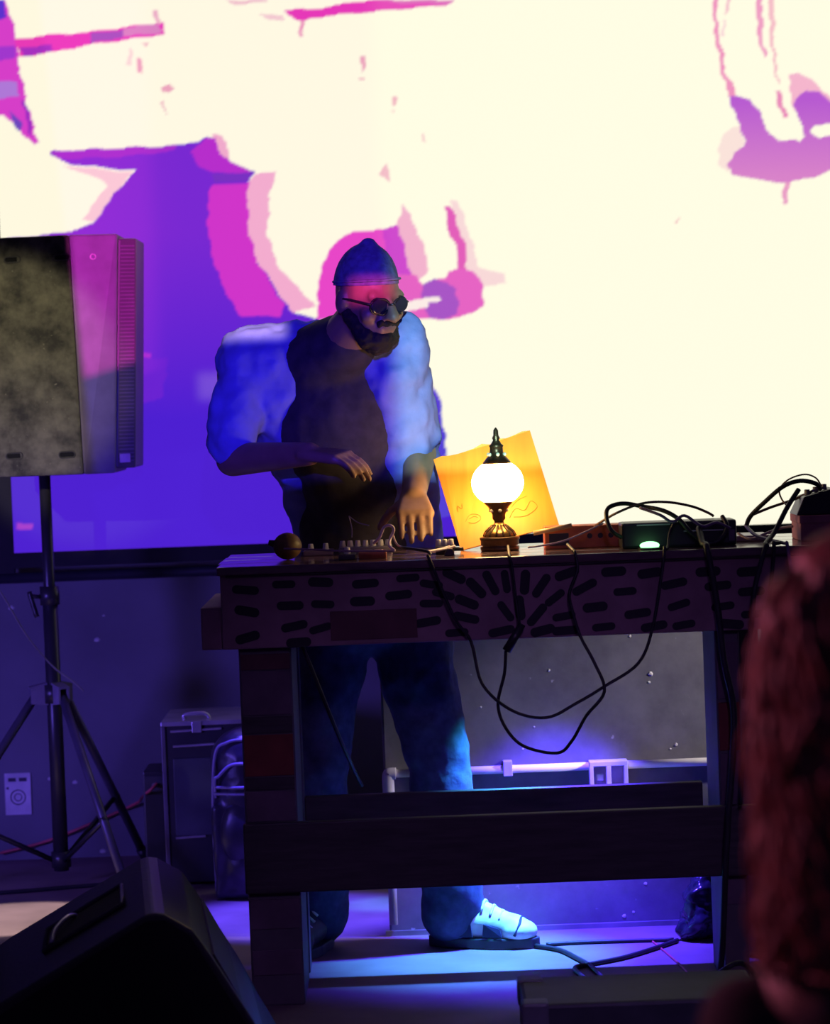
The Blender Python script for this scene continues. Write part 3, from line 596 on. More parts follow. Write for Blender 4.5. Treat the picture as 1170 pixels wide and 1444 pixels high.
# faint pen drawing near the sleeve's lower edge
m_pen = mat('pen_line', (0.55, 0.16, 0.02), 0.7)
ux = (pts[1] - pts[0]).normalized(); uz = (pts[3] - pts[0]).normalized()
def on(a, b_): return pts[0] + ux * a + uz * b_ + nrm * 0.0008
if nrm.y > 0: on = lambda a, b_: pts[0] + ux * a + uz * b_ - nrm * 0.0048
for pl in ([(.03, .07), (.045, .085), (.062, .08), (.066, .068), (.05, .06), (.036, .066)], [(.04, .074), (.052, .078), (.06, .072)], [(.02, .1), (.022, .115), (.03, .105), (.034, .118)], [(.13, .05), (.15, .07), (.17, .06), (.19, .08), (.2, .06), (.17, .045), (.14, .05)], [(.14, .075), (.16, .09), (.185, .095)]):
    MB().tube([on(a, c) for a, c in pl], 0.0005, 5, 5).build('pen_mark', m_pen, sleeve)

m_plas = mat('black_plastic', (0.02, 0.019, 0.026), 0.4)
m_cab = mat('cable_rubber', (0.022, 0.02, 0.028), 0.5)
m_cabp = mat('cable_pale', (0.55, 0.42, 0.55), 0.45)
m_orange = mat('orange_wood', (0.50, 0.13, 0.045), 0.5, var=0.3, scale=20)
def tx(px, Y): return W(px, 775, Y).x
def tbox(name, x0, x1, y0, y1, h, m, label, cat, bevel=0.004):
    return tag(MB().box((x0, y0, TZ), (x1, y1, TZ + h)).build(name, m, bevel=bevel), label, cat)
# round gourd shaker
Yb = 6.70; c = W(405, 766, Yb); c.z = TZ + 0.031
g = root('gourd_shaker', (c.x, c.y, TZ), 'round dark gourd shaker on the bare end of the table', 'shaker')
MB().ell(c, (0.033, 0.033, 0.031)).build('ball', mat('gourd', (0.13, 0.065, 0.03), 0.5, var=0.6, scale=40, bump=0.2), g, smooth=True)
MB().tube([c + Vector((-0.028, 0, .006)), c + Vector((-0.043, 0, .010))], (0.009, 0.006), 10, smooth=False).build('stub', mat('gourd_dark', (0.03, 0.02, 0.02), 0.6), g, smooth=True)
# small effect unit with knobs
def pedal(name, x0, x1, Y, h, mbody, label, knobs, jack=True):
    r = root(name, ((x0 + x1) / 2, Y, TZ), label, 'effect box')
    MB().box((x0, Y - 0.045, TZ), (x1, Y + 0.045, TZ + h)).build('case', mbody, r, bevel=0.003)
    for k in range(knobs):
        x = x0 + (x1 - x0) * (k + 0.5) / knobs
        MB().lathe([(0.0065, 0), (0.0075, 0.002), (0.006, 0.013), (0.0052, 0.015)], (x, Y - 0.01, TZ + h), 14).build('knob', mat('knob_white', (0.75, 0.72, 0.75), 0.35), r, smooth=True)
    if jack: MB().tube([(x1, Y, TZ + h / 2), (x1 + 0.022, Y, TZ + h / 2)], 0.0045, 8, smooth=False).build('plug', m_plas, r, smooth=True)
    return r
pedal('effect_box', tx(428, 6.86), tx(470, 6.86), 6.86, 0.012, mat('box_violet', (0.16, 0.10, 0.18), 0.4), 'flat dark effect box with two white knobs beside the gourd', 2, False)
pedal('effect_box', tx(478, 6.66), tx(502, 6.66), 6.62, 0.013, m_plas, 'tiny black effect box next to the orange pocket recorder', 1, False)
r = root('pocket_recorder', ((tx(506, 6.68) + tx(545, 6.68)) / 2, 6.64, TZ), 'small orange pocket recorder under the looped white cable', 'recorder')
MB().box((tx(506, 6.68), 6.60, TZ), (tx(545, 6.68), 6.68, TZ + 0.016)).build('case', m_orange, r, bevel=0.004)
MB().box((tx(512, 6.68), 6.615, TZ + 0.016), (tx(525, 6.68), 6.665, TZ + 0.0185)).build('screen', m_plas, r, bevel=0.001)
for k in range(3): MB().lathe([(0.004, 0), (0.004, 0.003)], (tx(530 + 4 * k, 6.68), 6.64, TZ + 0.016), 10).build('button', mat('knob_white', (0.75, 0.72, 0.75), 0.35), r)
pedal('mixer', tx(478, 6.9), tx(553, 6.9), 6.90, 0.014, mat('mixer_gray', (0.20, 0.17, 0.22), 0.4), 'low grey mixer with a row of knobs in front of the person', 7, False)
pedal('effect_box', tx(614, 6.72), tx(640, 6.72), 6.71, 0.018, m_plas, 'black effect box crossed by pale wires left of the sleeve', 3)
# gear right of the lamp
ob = root('wooden_patch_box', (tx(825, 6.78), 6.76, TZ), 'low orange wooden box with a row of round holes right of the lamp', 'box')
x0, x1 = tx(768, 6.72), tx(882, 6.72)
MB().box((x0, 6.705, TZ), (x1, 6.785, TZ + 0.052)).build('case', m_orange, ob, bevel=0.003)
for px in (832, 847, 862):
    MB().tube([(tx(px, 6.7), 6.7055, TZ + 0.028), (tx(px, 6.7), 6.7025, TZ + 0.028)], 0.0062, 14, smooth=False).build('socket', m_plas, ob)
MB().box((x0 + .01, 6.703, TZ + 0.008), (x0 + 0.055, 6.7065, TZ + 0.036)).build('plate', m_plas, ob, bevel=0.001)
tg = MB().tube([W(752, 752, 6.692), W(806, 741, 6.692)], 0.0055, 10, smooth=False).build('light_tube', mat('tube_amber', (0.85, 0.55, 0.25), 0.3), smooth=True); tag(tg, 'pale amber tube propped against the orange wooden box', 'tube')
tg.location.z += 0
# black power supply with trim lines
ps = root('power_supply', (tx(955, 6.66), 6.64, TZ), 'long black power supply lying under cable loops', 'power supply')
x0, x1 = tx(876, 6.62), tx(1038, 6.62)
MB().box((x0, 6.60, TZ), (x1, 6.70, TZ + 0.058)).build('case', m_plas, ps, bevel=0.006)
MB().box((x0 + .035, 6.598, TZ + 0.051), (x0 + .11, 6.602, TZ + 0.054)).build('trim', mat('trim_pale', (0.6, 0.5, 0.65), 0.3), ps)
MB().box((x0 + .14, 6.598, TZ + 0.034), (x1 - .03, 6.602, TZ + 0.037)).build('trim', mat('trim_pale', (0.6, 0.5, 0.65), 0.3), ps)
MB().box((x1 - .018, 6.597, TZ + 0.01), (x1 - .005, 6.603, TZ + 0.035)).build('socket', mat('box_violet', (0.16, 0.10, 0.18), 0.4), ps)
gled = root('led_pod', (tx(916, 6.55), 6.55, TZ), 'small glowing green light pod at the table edge', 'light')
MB().ell((tx(916, 6.55), 6.55, TZ + 0.009), (0.022, 0.018, 0.009)).build('glow_dome', mat('green_glow', (0.3, 0.9, 0.4), 0.3, emit=(0.28, 1.0, 0.36), estr=3.2), gled, smooth=True)
MB().lathe([(0.026, 0), (0.026, 0.004), (0.022, 0.005)], (tx(916, 6.55), 6.55, TZ), 20).build('base', m_plas, gled)
tbox('slim_tray', tx(1010, 6.8), tx(1082, 6.8), 6.66 + 0.06, 6.86, 0.014, mat('tray_violet', (0.30, 0.22, 0.34), 0.35), 'flat mauve tray beside the black power supply', 'tray')
pk = root('pink_box', (tx(1150, 6.75), 6.72, TZ), 'salmon pink lidded carton under the black gadget', 'box')
m_pink = mat('pink_card', (0.62, 0.24, 0.27), 0.7)
MB().box((tx(1128, 6.66), 6.64, TZ), (tx(1178, 6.66), 6.80, TZ + 0.055)).build('carton', m_pink, pk, bevel=0.003)
MB().box((tx(1126.5, 6.66), 6.638, TZ + 0.040), (tx(1179.5, 6.66), 6.802, TZ + 0.058)).build('lid', m_pink, pk, bevel=0.002)
gd = root('black_gadget', (tx(1150, 6.7), 6.70, TZ + 0.058), 'black boxy gadget with cables on top of the pink carton', 'gadget')
MB().hexa([(tx(1122, 6.68), 6.65, TZ + .0585), (tx(1178, 6.68), 6.65, TZ + .0585), (tx(1178, 6.68), 6.78, TZ + .0585), (tx(1122, 6.68), 6.78, TZ + .0585), (tx(1134, 6.68), 6.66, TZ + .10), (tx(1178, 6.68), 6.66, TZ + .118), (tx(1178, 6.68), 6.77, TZ + .118), (tx(1134, 6.68), 6.77, TZ + .10)]).build('case', m_plas, gd, bevel=0.004)
for k in range(3): MB().lathe([(0.007, 0), (0.006, 0.012)], (tx(1142 + 12 * k, 6.68), 6.70, TZ + 0.103 + .0055 * k), 12).build('knob', mat('knob_gray', (0.3, 0.28, 0.33), 0.4), gd)
# white adaptor blocks and stubs
pp = MB().prism([(tx(625, 6.72), 6.60, TZ), (tx(640, 6.72), 6.60, TZ), (tx(637, 6.72), 6.60, TZ + .016), (tx(629, 6.72), 6.60, TZ + .016)], (0, .05, 0)).build('plug_block', m_plas, bevel=0.002); tag(pp, 'small black plug block left of the sleeve foot', 'plug')

# ---------------------------------------------------------------- cables
def drape(P, r):       # keep a cable on top of the planks and let it bend over the front edge
    Q = []
    for p in P:
        p = p.copy()
        if YF - 0.021 < p.y < YB and 0.95 < p.z < TZ + r + 0.001: p.z = TZ + r + 0.001
        if Q:
            a, b = (Q[-1], p)
            if (a.z > TZ) != (b.z > TZ) and 6.35 < min(a.y, b.y) < YF - 0.021 < max(a.y, b.y):
                t = (YF - 0.021 - a.y) / (b.y - a.y); x = a.x + (b.x - a.x) * t
                e1 = Vector((x, YF - 0.017, TZ + r + 0.002)); e2 = Vector((x, YF - 0.025 - r, TZ + r * 0.5))
                Q += [e1, e2] if a.z > TZ else [e2, e1]
        Q.append(p)
    return Q
def cable(pts, r, m, label, Y=None, name='cable', cat='cable', group=None, res=6):
    o = MB().tube(drape(wl(pts, Y), r), r, 8, res).build(name, m, smooth=True)
    return tag(o, label, cat, group)
YC = YF - 0.036
cable([(566, 772, 6.58), (603, 778, 6.505), (606, 790, YC - .008), (640, 870, YC), (664, 905, YC + .01), (680, 965, YC), (722, 1002, YC), (770, 1012, YC), (812, 992, YC), (852, 968, YC), (900, 935, YC), (920, 885, YC), (932, 815, YC), (941, 776, 6.49), (944, 752, 6.545), (950, 738, 6.55)], 0.0034, m_cab, 'thin cable hanging in a wide shallow loop below the table front')
pl = root('hanging_plug', W(722, 900, YC), 'black cable with a moulded plug hanging below the painted sunburst', 'cable')
MB().tube(drape(wl([(716, 770, 6.60), (718, 784, 6.47), (722, 800, YC), (728, 850, YC), (733, 882, YC)]), 0.0036), 0.0030, 8, 6).build('cord', m_cab, pl, smooth=True)
MB().tube(wl([(736, 880, YC), (714, 918, YC)]), (0.0085, 0.0105), 12, smooth=False).build('plug', m_plas, pl, smooth=True)
MB().tube(drape(wl([(713, 918, YC), (711, 950, YC + .01), (702, 992, YC + .022), (712, 1025, YC + .022), (738, 1052, YC + .02), (785, 1062, YC + .02), (806, 1045, YC + .01), (826, 1010, YC - .012), (852, 975, YC - .018), (838, 935, YC - .012), (818, 897, YC), (806, 858, YC), (803, 835, YC), (814, 803, YC), (808, 776, 6.49), (800, 768, 6.56)]), 0.0036), 0.0036, 8, 6).build('cord', m_cab, pl, smooth=True)
cable([(424, 906, YF + 0.05), (440, 945, YF + 0.05), (470, 1020, YF + .10), (494, 1075, YF + .2), (510, 1108, YF + .35)], 0.0045, m_cab, 'dark cable slanting down from the apron to the rear beam')
cable([(985, 745, 6.56), (990, 765, 6.50), (1000, 790, YC), (1012, 860, YC), (1020, 930, YC), (1034, 1000, YC + .005), (1032, 1080, YC), (1026, 1160, YC), (1022, 1240, YC), (1018, 1340, YC + .02), (1012, 1392, YC + .03)], 0.0072, m_cab, 'thick black cable running down the front of the right table leg')
cable([(1100, 772, 6.52), (1096, 778, 6.50), (1088, 810, YC), (1078, 880, YC), (1064, 960, YC), (1050, 1040, YC), (1044, 1135, YC)], 0.0046, m_cab, 'thinner black cable joining the thick one on the right table leg')
cable([(1126, 690, 6.62), (1110, 715, 6.60), (1092, 750, 6.55), (1078, 775, 6.465), (1064, 830, YC - .022), (1058, 895, YC - .022), (1048, 985, YC - .022)], 0.0056, m_cab, 'black cable dropping from the black gadget over the table edge')
cable([(876, 758, 6.596), (862, 748, 6.585), (855, 730, 6.60), (858, 716, 6.62), (878, 710, 6.64), (905, 714, 6.64), (935, 720, 6.60), (958, 733, 6.578), (975, 752, 6.572), (1000, 766, 6.562), (1018, 758, 6.565), (1025, 742, 6.575), (1018, 728, 6.60)], 0.0050, m_cab, 'thick black cable looping over the power supply')
cable([(838, 742, 6.69), (868, 724, 6.62), (905, 710, 6.62), (940, 708, 6.66), (975, 714, 6.70), (998, 723, 6.70), (1006, 728, 6.70)], 0.0030, mat('cable_brown', (0.16, 0.08, 0.07), 0.5), 'thin brown cable arching from the orange box over the power supply')
cable([(902, 716, 6.60), (930, 726, 6.566), (948, 736, 6.560), (965, 727, 6.556), (990, 742, 6.556), (1010, 737, 6.556), (1030, 745, 6.562)], 0.0034, mat('cable_violet', (0.20, 0.12, 0.26), 0.45), 'violet cable tangled on top of the power supply')
cable([(1052, 742, 6.70), (1058, 728, 6.70), (1078, 708, 6.68), (1104, 686, 6.66), (1128, 678, 6.66), (1150, 682, 6.66), (1156, 690, 6.68)], 0.0052, m_cab, 'thick black cable bowing up to the black gadget')
cable([(1056, 728, 6.70), (1085, 716, 6.72), (1120, 704, 6.72), (1150, 690, 6.70)], 0.0032, mat('cable_brown', (0.16, 0.08, 0.07), 0.5), 'thin brown cable rising straight to the black gadget')
cable([(1112, 716, 6.67), (1102, 704, 6.69), (1099, 690, 6.69), (1112, 676, 6.69), (1134, 669, 6.69), (1150, 674, 6.69), (1158, 686, 6.69)], 0.0020, mat('cable_copper', (0.45, 0.2, 0.14), 0.4), 'thin copper-coloured wire curling above the black gadget')
cable([(1052, 742, 6.70), (1068, 756, 6.62), (1106, 772, 6.50), (1116, 806, 6.44)], 0.0040, mat('cable_violet', (0.20, 0.12, 0.26), 0.45), 'short violet cable hanging over the table edge near the carton')
cable([(1040, 752, 6.72), (1058, 760, 6.70), (1080, 752, 6.70), (1100, 745, 6.72), (1118, 742, 6.71)], 0.0030, m_cabp, 'pale wire lying between the tray and the pink carton')
cable([(527, 766, 6.63), (535, 758, 6.62), (541, 744, 6.62), (550, 741, 6.62), (555, 747, 6.62), (550, 760, 6.62), (549, 770, 6.60), (556, 776, 6.58)], 0.0036, mat('cable_white', (0.80, 0.62, 0.74), 0.4), 'white cable standing in a loop on the orange recorder')
cable([(553, 752, 6.63), (560, 768, 6.62), (575, 773, 6.60), (600, 777, 6.57), (620, 774, 6.62), (634, 770, 6.652)], 0.0022, m_cabp, 'pale thin wire trailing from the white loop to the effect box')
cable([(602, 778, 6.56), (616, 776, 6.60), (628, 774, 6.63), (641, 770, 6.652)], 0.0030, mat('cable_white', (0.80, 0.62, 0.74), 0.4), 'white wire in the bundle left of the sleeve')
cable([(744, 772, 6.60), (760, 770, 6.60), (790, 764, 6.60), (812, 756, 6.62), (838, 744, 6.66), (850, 738, 6.69)], 0.0020, m_cabp, 'thin pale wire crossing in front of the orange wooden box')
cable([(492, 728, 6.90), (505, 737, 6.88), (520, 741, 6.86)], 0.0013, mat('wire_bare', (0.6, 0.45, 0.6), 0.3, metal=0.6), 'short bare wire sticking up over the mixer')
cable([(496, 758, 6.90), (496, 745, 6.90), (492, 728, 6.90)], 0.0012, mat('wire_bare', (0.6, 0.45, 0.6), 0.3, metal=0.6), 'upright bare wire on the mixer')
cable([(400, 774, 6.62), (440, 775, 6.60), (480, 777, 6.56), (530, 777, 6.56), (556, 777, 6.555)], 0.0022, mat('cable_violet', (0.20, 0.12, 0.26), 0.45), 'violet wire lying along the front of the table top')
# floor cables
def gcable(pts, r, m, label):
    o = MB().tube([G(x, y, r) for x, y in pts], r, 8, 6).build('floor_cable', m, smooth=True); return tag(o, label, 'cable')
gcable([(755, 1334), (790, 1340), (815, 1352), (832, 1362), (850, 1380), (852, 1386), (835, 1386), (815, 1372), (812, 1364), (840, 1358), (880, 1350), (920, 1338), (955, 1326)], 0.006, m_cab, 'black cable with a loop on the blue-lit floor beside the white sneaker')
gcable([(770, 1332), (820, 1329), (880, 1327), (950, 1325)], 0.005, m_cab, 'black cable along the foot of the half wall')
gcable([(918, 1326), (935, 1340), (960, 1362), (985, 1390), (1003, 1406)], 0.0025, mat('cable_red', (0.6, 0.10, 0.12), 0.4), 'thin red cable crossing the floor near the right table leg')
o = MB().tube([G(972, 1408, .006), G(1000, 1385, .02) , W(1020, 1368, 6.40), W(1045, 1358, 6.42), G(1070, 1380, .008)], 0.006, 8, 6).build('floor_cable', m_cab, smooth=True); tag(o, 'black cable arching off the floor in front of the right table leg', 'cable')
gcable([(-40, 1262), (40, 1256), (110, 1250), (170, 1246), (235, 1244)], 0.006, m_cab, 'black cable on the floor in front of the loudspeaker stand')

# ---------------------------------------------------------------- loudspeaker on its stand
YT = 8.30; sp = W(87, 1230, YT); SXc = sp.x
zb, zt_ = W(90, 668, YT).z, W(90, 337, YT).z
m_wood = scuffed('worn_cabinet', (0.028, 0.026, 0.019), (0.21, 0.195, 0.13), 13, hi=0.68, rough=0.75)
m_face = mat('cabinet_front', (0.17, 0.13, 0.19), 0.55, var=0.12, scale=20)
spk = root('loudspeaker', (SXc, YT, zb), 'worn black loudspeaker on a tripod stand, its grille turned to the table', 'loudspeaker')
ys = YT - 0.19
X = lambda px, y=500: W(px, y, ys).x
xa = X(-26); xbt, xbb = X(97, 337), X(118, 668); xct, xcb = X(164, 337), X(161, 668); xet, xeb = X(189, 345), X(188, 668)
yb2 = YT + 0.20
MB().hexa([(xa, ys + .02, zb), (xbb, ys, zb), (xbb, yb2, zb), (xa, yb2 - .03, zb), (xa, ys + .02, zt_), (xbt, ys, zt_), (xbt, yb2, zt_), (xa, yb2 - .03, zt_)]).build('cabinet', m_wood, spk, bevel=0.008)
fr = MB().hexa([(xbb, ys, zb), (xcb, ys + .035, zb), (xcb, yb2 - .03, zb), (xbb, yb2, zb), (xbt, ys, zt_), (xct, ys + .035, zt_), (xct, yb2 - .03, zt_), (xbt, yb2, zt_)]).build('front_shell', m_face, spk, bevel=0.006)
gr = MB().hexa([(xcb, ys + .05, zb + .012), (xeb, ys + .075, zb + .012), (xeb, yb2 - .075, zb + .012), (xcb, yb2 - .05, zb + .012), (xct, ys + .05, zt_ - .012), (xet, ys + .075, zt_ - .012), (xet, yb2 - .075, zt_ - .012), (xct, yb2 - .05, zt_ - .012)]).build('grille', mat('grille_steel', (0.10, 0.07, 0.10), 0.45, var=0.1), spk, bevel=0.006)
m_slat = mat('grille_wire', (0.20, 0.12, 0.20), 0.4)
g2 = MB()
for k in range(58):
    t = .05 + .9 * k / 57; z = zb + (zt_ - zb) * t; xc_ = xcb + (xct - xcb) * t; xe_ = xeb + (xet - xeb) * t
    g2.tube([(xc_ + (xe_ - xc_) * .15, ys + .05 + .025 * .15, z), (xc_ + (xe_ - xc_) * .9, ys + .05 + .025 * .9, z)], 0.0020, 4, smooth=False)
o = g2.build('grille_wire', m_slat, gr); o['kind'] = 'stuff'
MB().box((xcb + .012, ys + .051, zb + .028), (xeb - .012, ys + .058, zb + .052)).build('badge', mat('badge_pale', (0.45, 0.25, 0.40), 0.4), gr)
for px, py in ((17, 366), (88, 363), (20, 643), (95, 641)):
    c = W(px, py, ys + .008); c.y = ys + .02 * (xbt - c.x) / (xbt - xa) - .001
    ringp = []
    for k in range(17):
        a = 2 * PI * k / 16; ringp.append(c + Vector((0.0085 * math.cos(a) + (0.014 if math.cos(a) > 0 else -0.014), 0, 0.0085 * math.sin(a))))
    cup = MB().prism(ringp[:-1], (0, .004, 0)).build('handle_slot', mat('slot_black', (0.004, 0.004, 0.005), 0.9), spk)
    MB().tube(ringp, 0.0022, 6, smooth=False).build('slot_rim', mat('slot_rim', (0.05, 0.048, 0.042), 0.5), cup, smooth=True)
c = W(131, 362, ys + .015); c.y = ys + .014
rp = [c + Vector((0.007 * math.cos(2 * PI * k / 16), 0.004 * math.cos(2 * PI * k / 16), 0.007 * math.sin(2 * PI * k / 16))) for k in range(17)]
MB().tube(rp, 0.0018, 6, smooth=False).build('screw_ring', mat('screw_steel', (0.7, 0.5, 0.6), 0.3), spk, smooth=True)
# stand
m_st = mat('stand_black', (0.030, 0.028, 0.036), 0.35, var=0.1)
m_alu = mat('stand_tube_grey', (0.11, 0.10, 0.15), 0.4, metal=0.3)
st = root('speaker_stand', (SXc, YT, 0), 'black tripod stand with round pole carrying the worn loudspeaker', 'stand')
zc = lambda py, px=90: W(px, py, YT).z
MB().tube([(SXc, YT, zc(985)), (SXc, YT, zb - .001)], 0.0165, 16, smooth=False).build('pole', m_st, st, smooth=True)
MB().tube([(SXc, YT, 0.045), (SXc, YT, zc(832))], 0.0215, 16, smooth=False).build('lower_pole', m_st, st, smooth=True)
cl = MB().tube([(SXc, YT, zc(852)), (SXc, YT, zc(826))], 0.028, 16, smooth=False).build('collar', m_st, st, smooth=True)
MB().tube([(SXc - .024, YT - .01, zc(840)), (SXc - .055, YT - .02, zc(838))], (0.006, 0.006), 8, smooth=False).build('clamp_bolt', m_st, cl, smooth=True)
MB().tube([(SXc - .055, YT - .02, zc(832)), (SXc - .046, YT - .02, zc(850)), (SXc - .036, YT - .02, zc(868))], 0.007, 8, 3).build('clamp_lever', m_st, cl, smooth=True)
zh = zc(975)
hub = MB().tube([(SXc, YT, zh - .03), (SXc, YT, zh + .022)], 0.034, 18, smooth=False).build('hub', m_st, st, smooth=True)
AN = [math.radians(197), math.radians(-58), math.radians(62)]
for a in AN:
    d = Vector((math.cos(a), math.sin(a), 0)); sd = Vector((-d.y, d.x, 0))
    c0 = Vector((SXc, YT, zh))
    br = MB()
    for s in (-1, 1): br.hexa([c0 + d * .02 + sd * (s * .014 - .003) + Vector((0, 0, -.035)), c0 + d * .068 + sd * (s * .014 - .003) + Vector((0, 0, -.030)), c0 + d * .068 + sd * (s * .014 + .003) + Vector((0, 0, -.030)), c0 + d * .02 + sd * (s * .014 + .003) + Vector((0, 0, -.035)),
                               c0 + d * .02 + sd * (s * .014 - .003) + Vector((0, 0, .022)), c0 + d * .068 + sd * (s * .014 - .003) + Vector((0, 0, .012)), c0 + d * .068 + sd * (s * .014 + .003) + Vector((0, 0, .012)), c0 + d * .02 + sd * (s * .014 + .003) + Vector((0, 0, .022))])
    br.hexa([c0 + d * .02 - sd * .017 + Vector((0, 0, .022)), c0 + d * .070 - sd * .017 + Vector((0, 0, .012)), c0 + d * .070 + sd * .017 + Vector((0, 0, .012)), c0 + d * .02 + sd * .017 + Vector((0, 0, .022)),
             c0 + d * .02 - sd * .017 + Vector((0, 0, .028)), c0 + d * .070 - sd * .017 + Vector((0, 0, .018)), c0 + d * .070 + sd * .017 + Vector((0, 0, .018)), c0 + d * .02 + sd * .017 + Vector((0, 0, .028))])
    br.build('bracket', mat('bracket_grey', (0.22, 0.20, 0.26), 0.4), hub)
    top = c0 + d * .055 + Vector((0, 0, -.012)); foot = Vector((SXc, YT, 0.018)) + d * 0.43
    lg = MB().tube([top, foot], 0.0125, 12, smooth=False).build('leg', m_alu, st, smooth=True)
    MB().tube([foot + (top - foot).normalized() * .03, foot + Vector((0, 0, -.006))], (0.017, 0.012), 12, smooth=False).build('rubber_foot', m_plas, lg, smooth=True)
    mid = top.lerp(foot, 0.62)
    MB().tube([mid, Vector((SXc, YT, 0.075)) + d * .02], 0.0075, 8, smooth=False).build('brace', m_st, st, smooth=True)
    MB().ell(mid, (0.014, 0.014, 0.014), seg=10, rings=6).build('joint', m_st, lg, smooth=True)
MB().tube([(SXc, YT, 0.055), (SXc, YT, 0.10)], 0.028, 16, smooth=False).build('lower_collar', m_st, st, smooth=True)
cable([(-12, 815, 8.0), (10, 850, 8.05), (40, 900, 8.15), (75, 940, 8.22), (104, 962, 8.245), (118, 975, 8.25)], 0.0026, mat('cable_grey', (0.22, 0.2, 0.24), 0.5), 'thin grey cable sagging down to the tripod hub')

# ---------------------------------------------------------------- wall notice, sockets
pn = root('wall_notice', W(26, 1150, YW), 'pale notice sheet with faint printed marks stuck low on the wall', 'notice')
a = W(6, 1091, YW - .004); b_ = W(45, 1148, YW - .004)
MB().box((a.x, YW - .006, b_.z), (b_.x, YW - .001, a.z)).build('sheet', mat('sheet_paper', (0.78, 0.74, 0.82), 0.8), pn)
m_ink = mat('notice_ink', (0.08, 0.07, 0.12), 0.8)
sw, shh = b_.x - a.x, a.z - b_.z
for fx, fz, fw, fh in ((.14, .80, .30, .09), (.56, .80, .30, .09), (.06, .62, .10, .05)):
    MB().box((a.x + sw * fx, YW - .0072, b_.z + shh * fz), (a.x + sw * (fx + fw), YW - .0058, b_.z + shh * (fz + fh))).build('print_mark', m_ink, pn)
cc = Vector((a.x + sw * .5, YW - .0065, b_.z + shh * .42))
MB().tube([cc + Vector((.022 * math.cos(2 * PI * k / 20), 0, .022 * math.sin(2 * PI * k / 20))) for k in range(21)], 0.0016, 6, smooth=False).build('print_ring', m_ink, pn)
MB().tube([cc + Vector((.011 * math.cos(2 * PI * k / 16), 0, .011 * math.sin(2 * PI * k / 16))) for k in range(17)], 0.0014, 6, smooth=False).build('print_ring', m_ink, pn)
# junction box with red cable
ab = root('black_amplifier', (W(214, 1230, 8.45).x, 8.50, 0), 'black upright amplifier box half hidden behind the rack case', 'amplifier')
x0, x1 = W(203, 1150, 8.42).x, W(240, 1150, 8.42).x
MB().box((x0, 8.42, 0), (x1, 8.62, W(215, 1088, 8.42).z)).build('case', m_plas, ab, bevel=0.006)
MB().box((x0 + .004, 8.412, W(215, 1120, 8.42).z), (x1 - .005, 8.421, W(215, 1094, 8.42).z)).build('panel', mat('amp_panel', (0.04, 0.04, 0.05), 0.4), ab, bevel=0.002)
MB().tube([(x0 + .04, 8.414, W(222, 1107, 8.42).z), (x0 + .035, 8.39, W(220, 1106, 8.42).z)], 0.007, 10, smooth=False).build('socket', mat('plug_metal', (0.5, 0.45, 0.45), 0.3, metal=0.7), ab, smooth=True)
cable([(221, 1105, 8.389), (212, 1114, 8.37), (206, 1119, 8.42), (199, 1126, 8.66), (190, 1134, 8.79), (120, 1165, 8.80), (60, 1188, 8.80), (0, 1203, 8.80)], 0.0045, mat('cable_red', (0.6, 0.10, 0.12), 0.4), 'red cable plugged into the black amplifier box')

# ---------------------------------------------------------------- rack case and backpack
YCs = 8.20
rc = root('rack_case', (W(285, 1235, YCs).x, 8.3, 0), 'upright black rack case with bright metal edges beside the table', 'case')
x0, x1 = W(233, 1130, YCs).x, W(352, 1130, YCs).x; z1 = W(240, 1020, YCs).z
m_case = mat('case_black', (0.018, 0.017, 0.028), 0.55); m_edge = mat('case_edge', (0.55, 0.5, 0.62), 0.3, metal=0.6)
MB().box((x0, YCs, 0.012), (x1, YCs + .34, z1)).build('body', m_case, rc, bevel=0.005)
def px_line(xa_, ya_, xb_, yb_, nme='edge', r=0.0035): MB().tube([W(xa_, ya_, YCs - .003), W(xb_, yb_, YCs - .003)], r, 6, smooth=False).build(nme, m_edge, rc)
MB().box((x0 - .004, YCs - .006, z1 - .008), (x1 + .004, YCs + .346, z1 + .004)).build('edge', m_edge, rc, bevel=0.002)
MB().box((x0 - .004, YCs - .006, 0.012), (x0 + .008, YCs + .01, z1 - .008)).build('edge', mat('edge_dark', (0.16, 0.14, 0.19), 0.4, metal=0.4), rc, bevel=0.002)
MB().box((x1 - .008, YCs - .006, 0.012), (x1 + .004, YCs + .01, z1 - .008)).build('edge', mat('edge_dark', (0.16, 0.14, 0.19), 0.4, metal=0.4), rc, bevel=0.002)
px_line(240, 1032, 312, 1027); px_line(244, 1053, 302, 1049); px_line(248, 1182, 290, 1179)
a = W(244, 1070, YCs); b_ = W(318, 1176, YCs)
MB().box((a.x, YCs - .006, b_.z), (b_.x, YCs + .004, a.z)).build('front_panel', mat('panel_navy', (0.05, 0.052, 0.085), 0.5), rc, bevel=0.002)
c = W(278, 1018, YCs + .05); c.z = z1 + .004
lt = MB().box((c.x - .012, YCs - .010, z1 - .028), (c.x + .016, YCs - .004, z1 + .004)).build('latch', m_edge, rc, bevel=0.002)
MB().tube([(c.x - .035, YCs + .06, z1 + .002), (c.x - .035, YCs + .06, z1 + .016), (c.x + .02, YCs + .06, z1 + .018), (c.x + .035, YCs + .06, z1 + .002)], 0.0055, 8, 4).build('handle', m_edge, rc, smooth=True)
for fx in (x0 + .02, x1 - .02):
    for fy in (YCs + .03, YCs + .31): MB().lathe([(0.014, 0), (0.012, 0.013)], (fx, fy, 0), 12).build('foot', m_plas, rc)
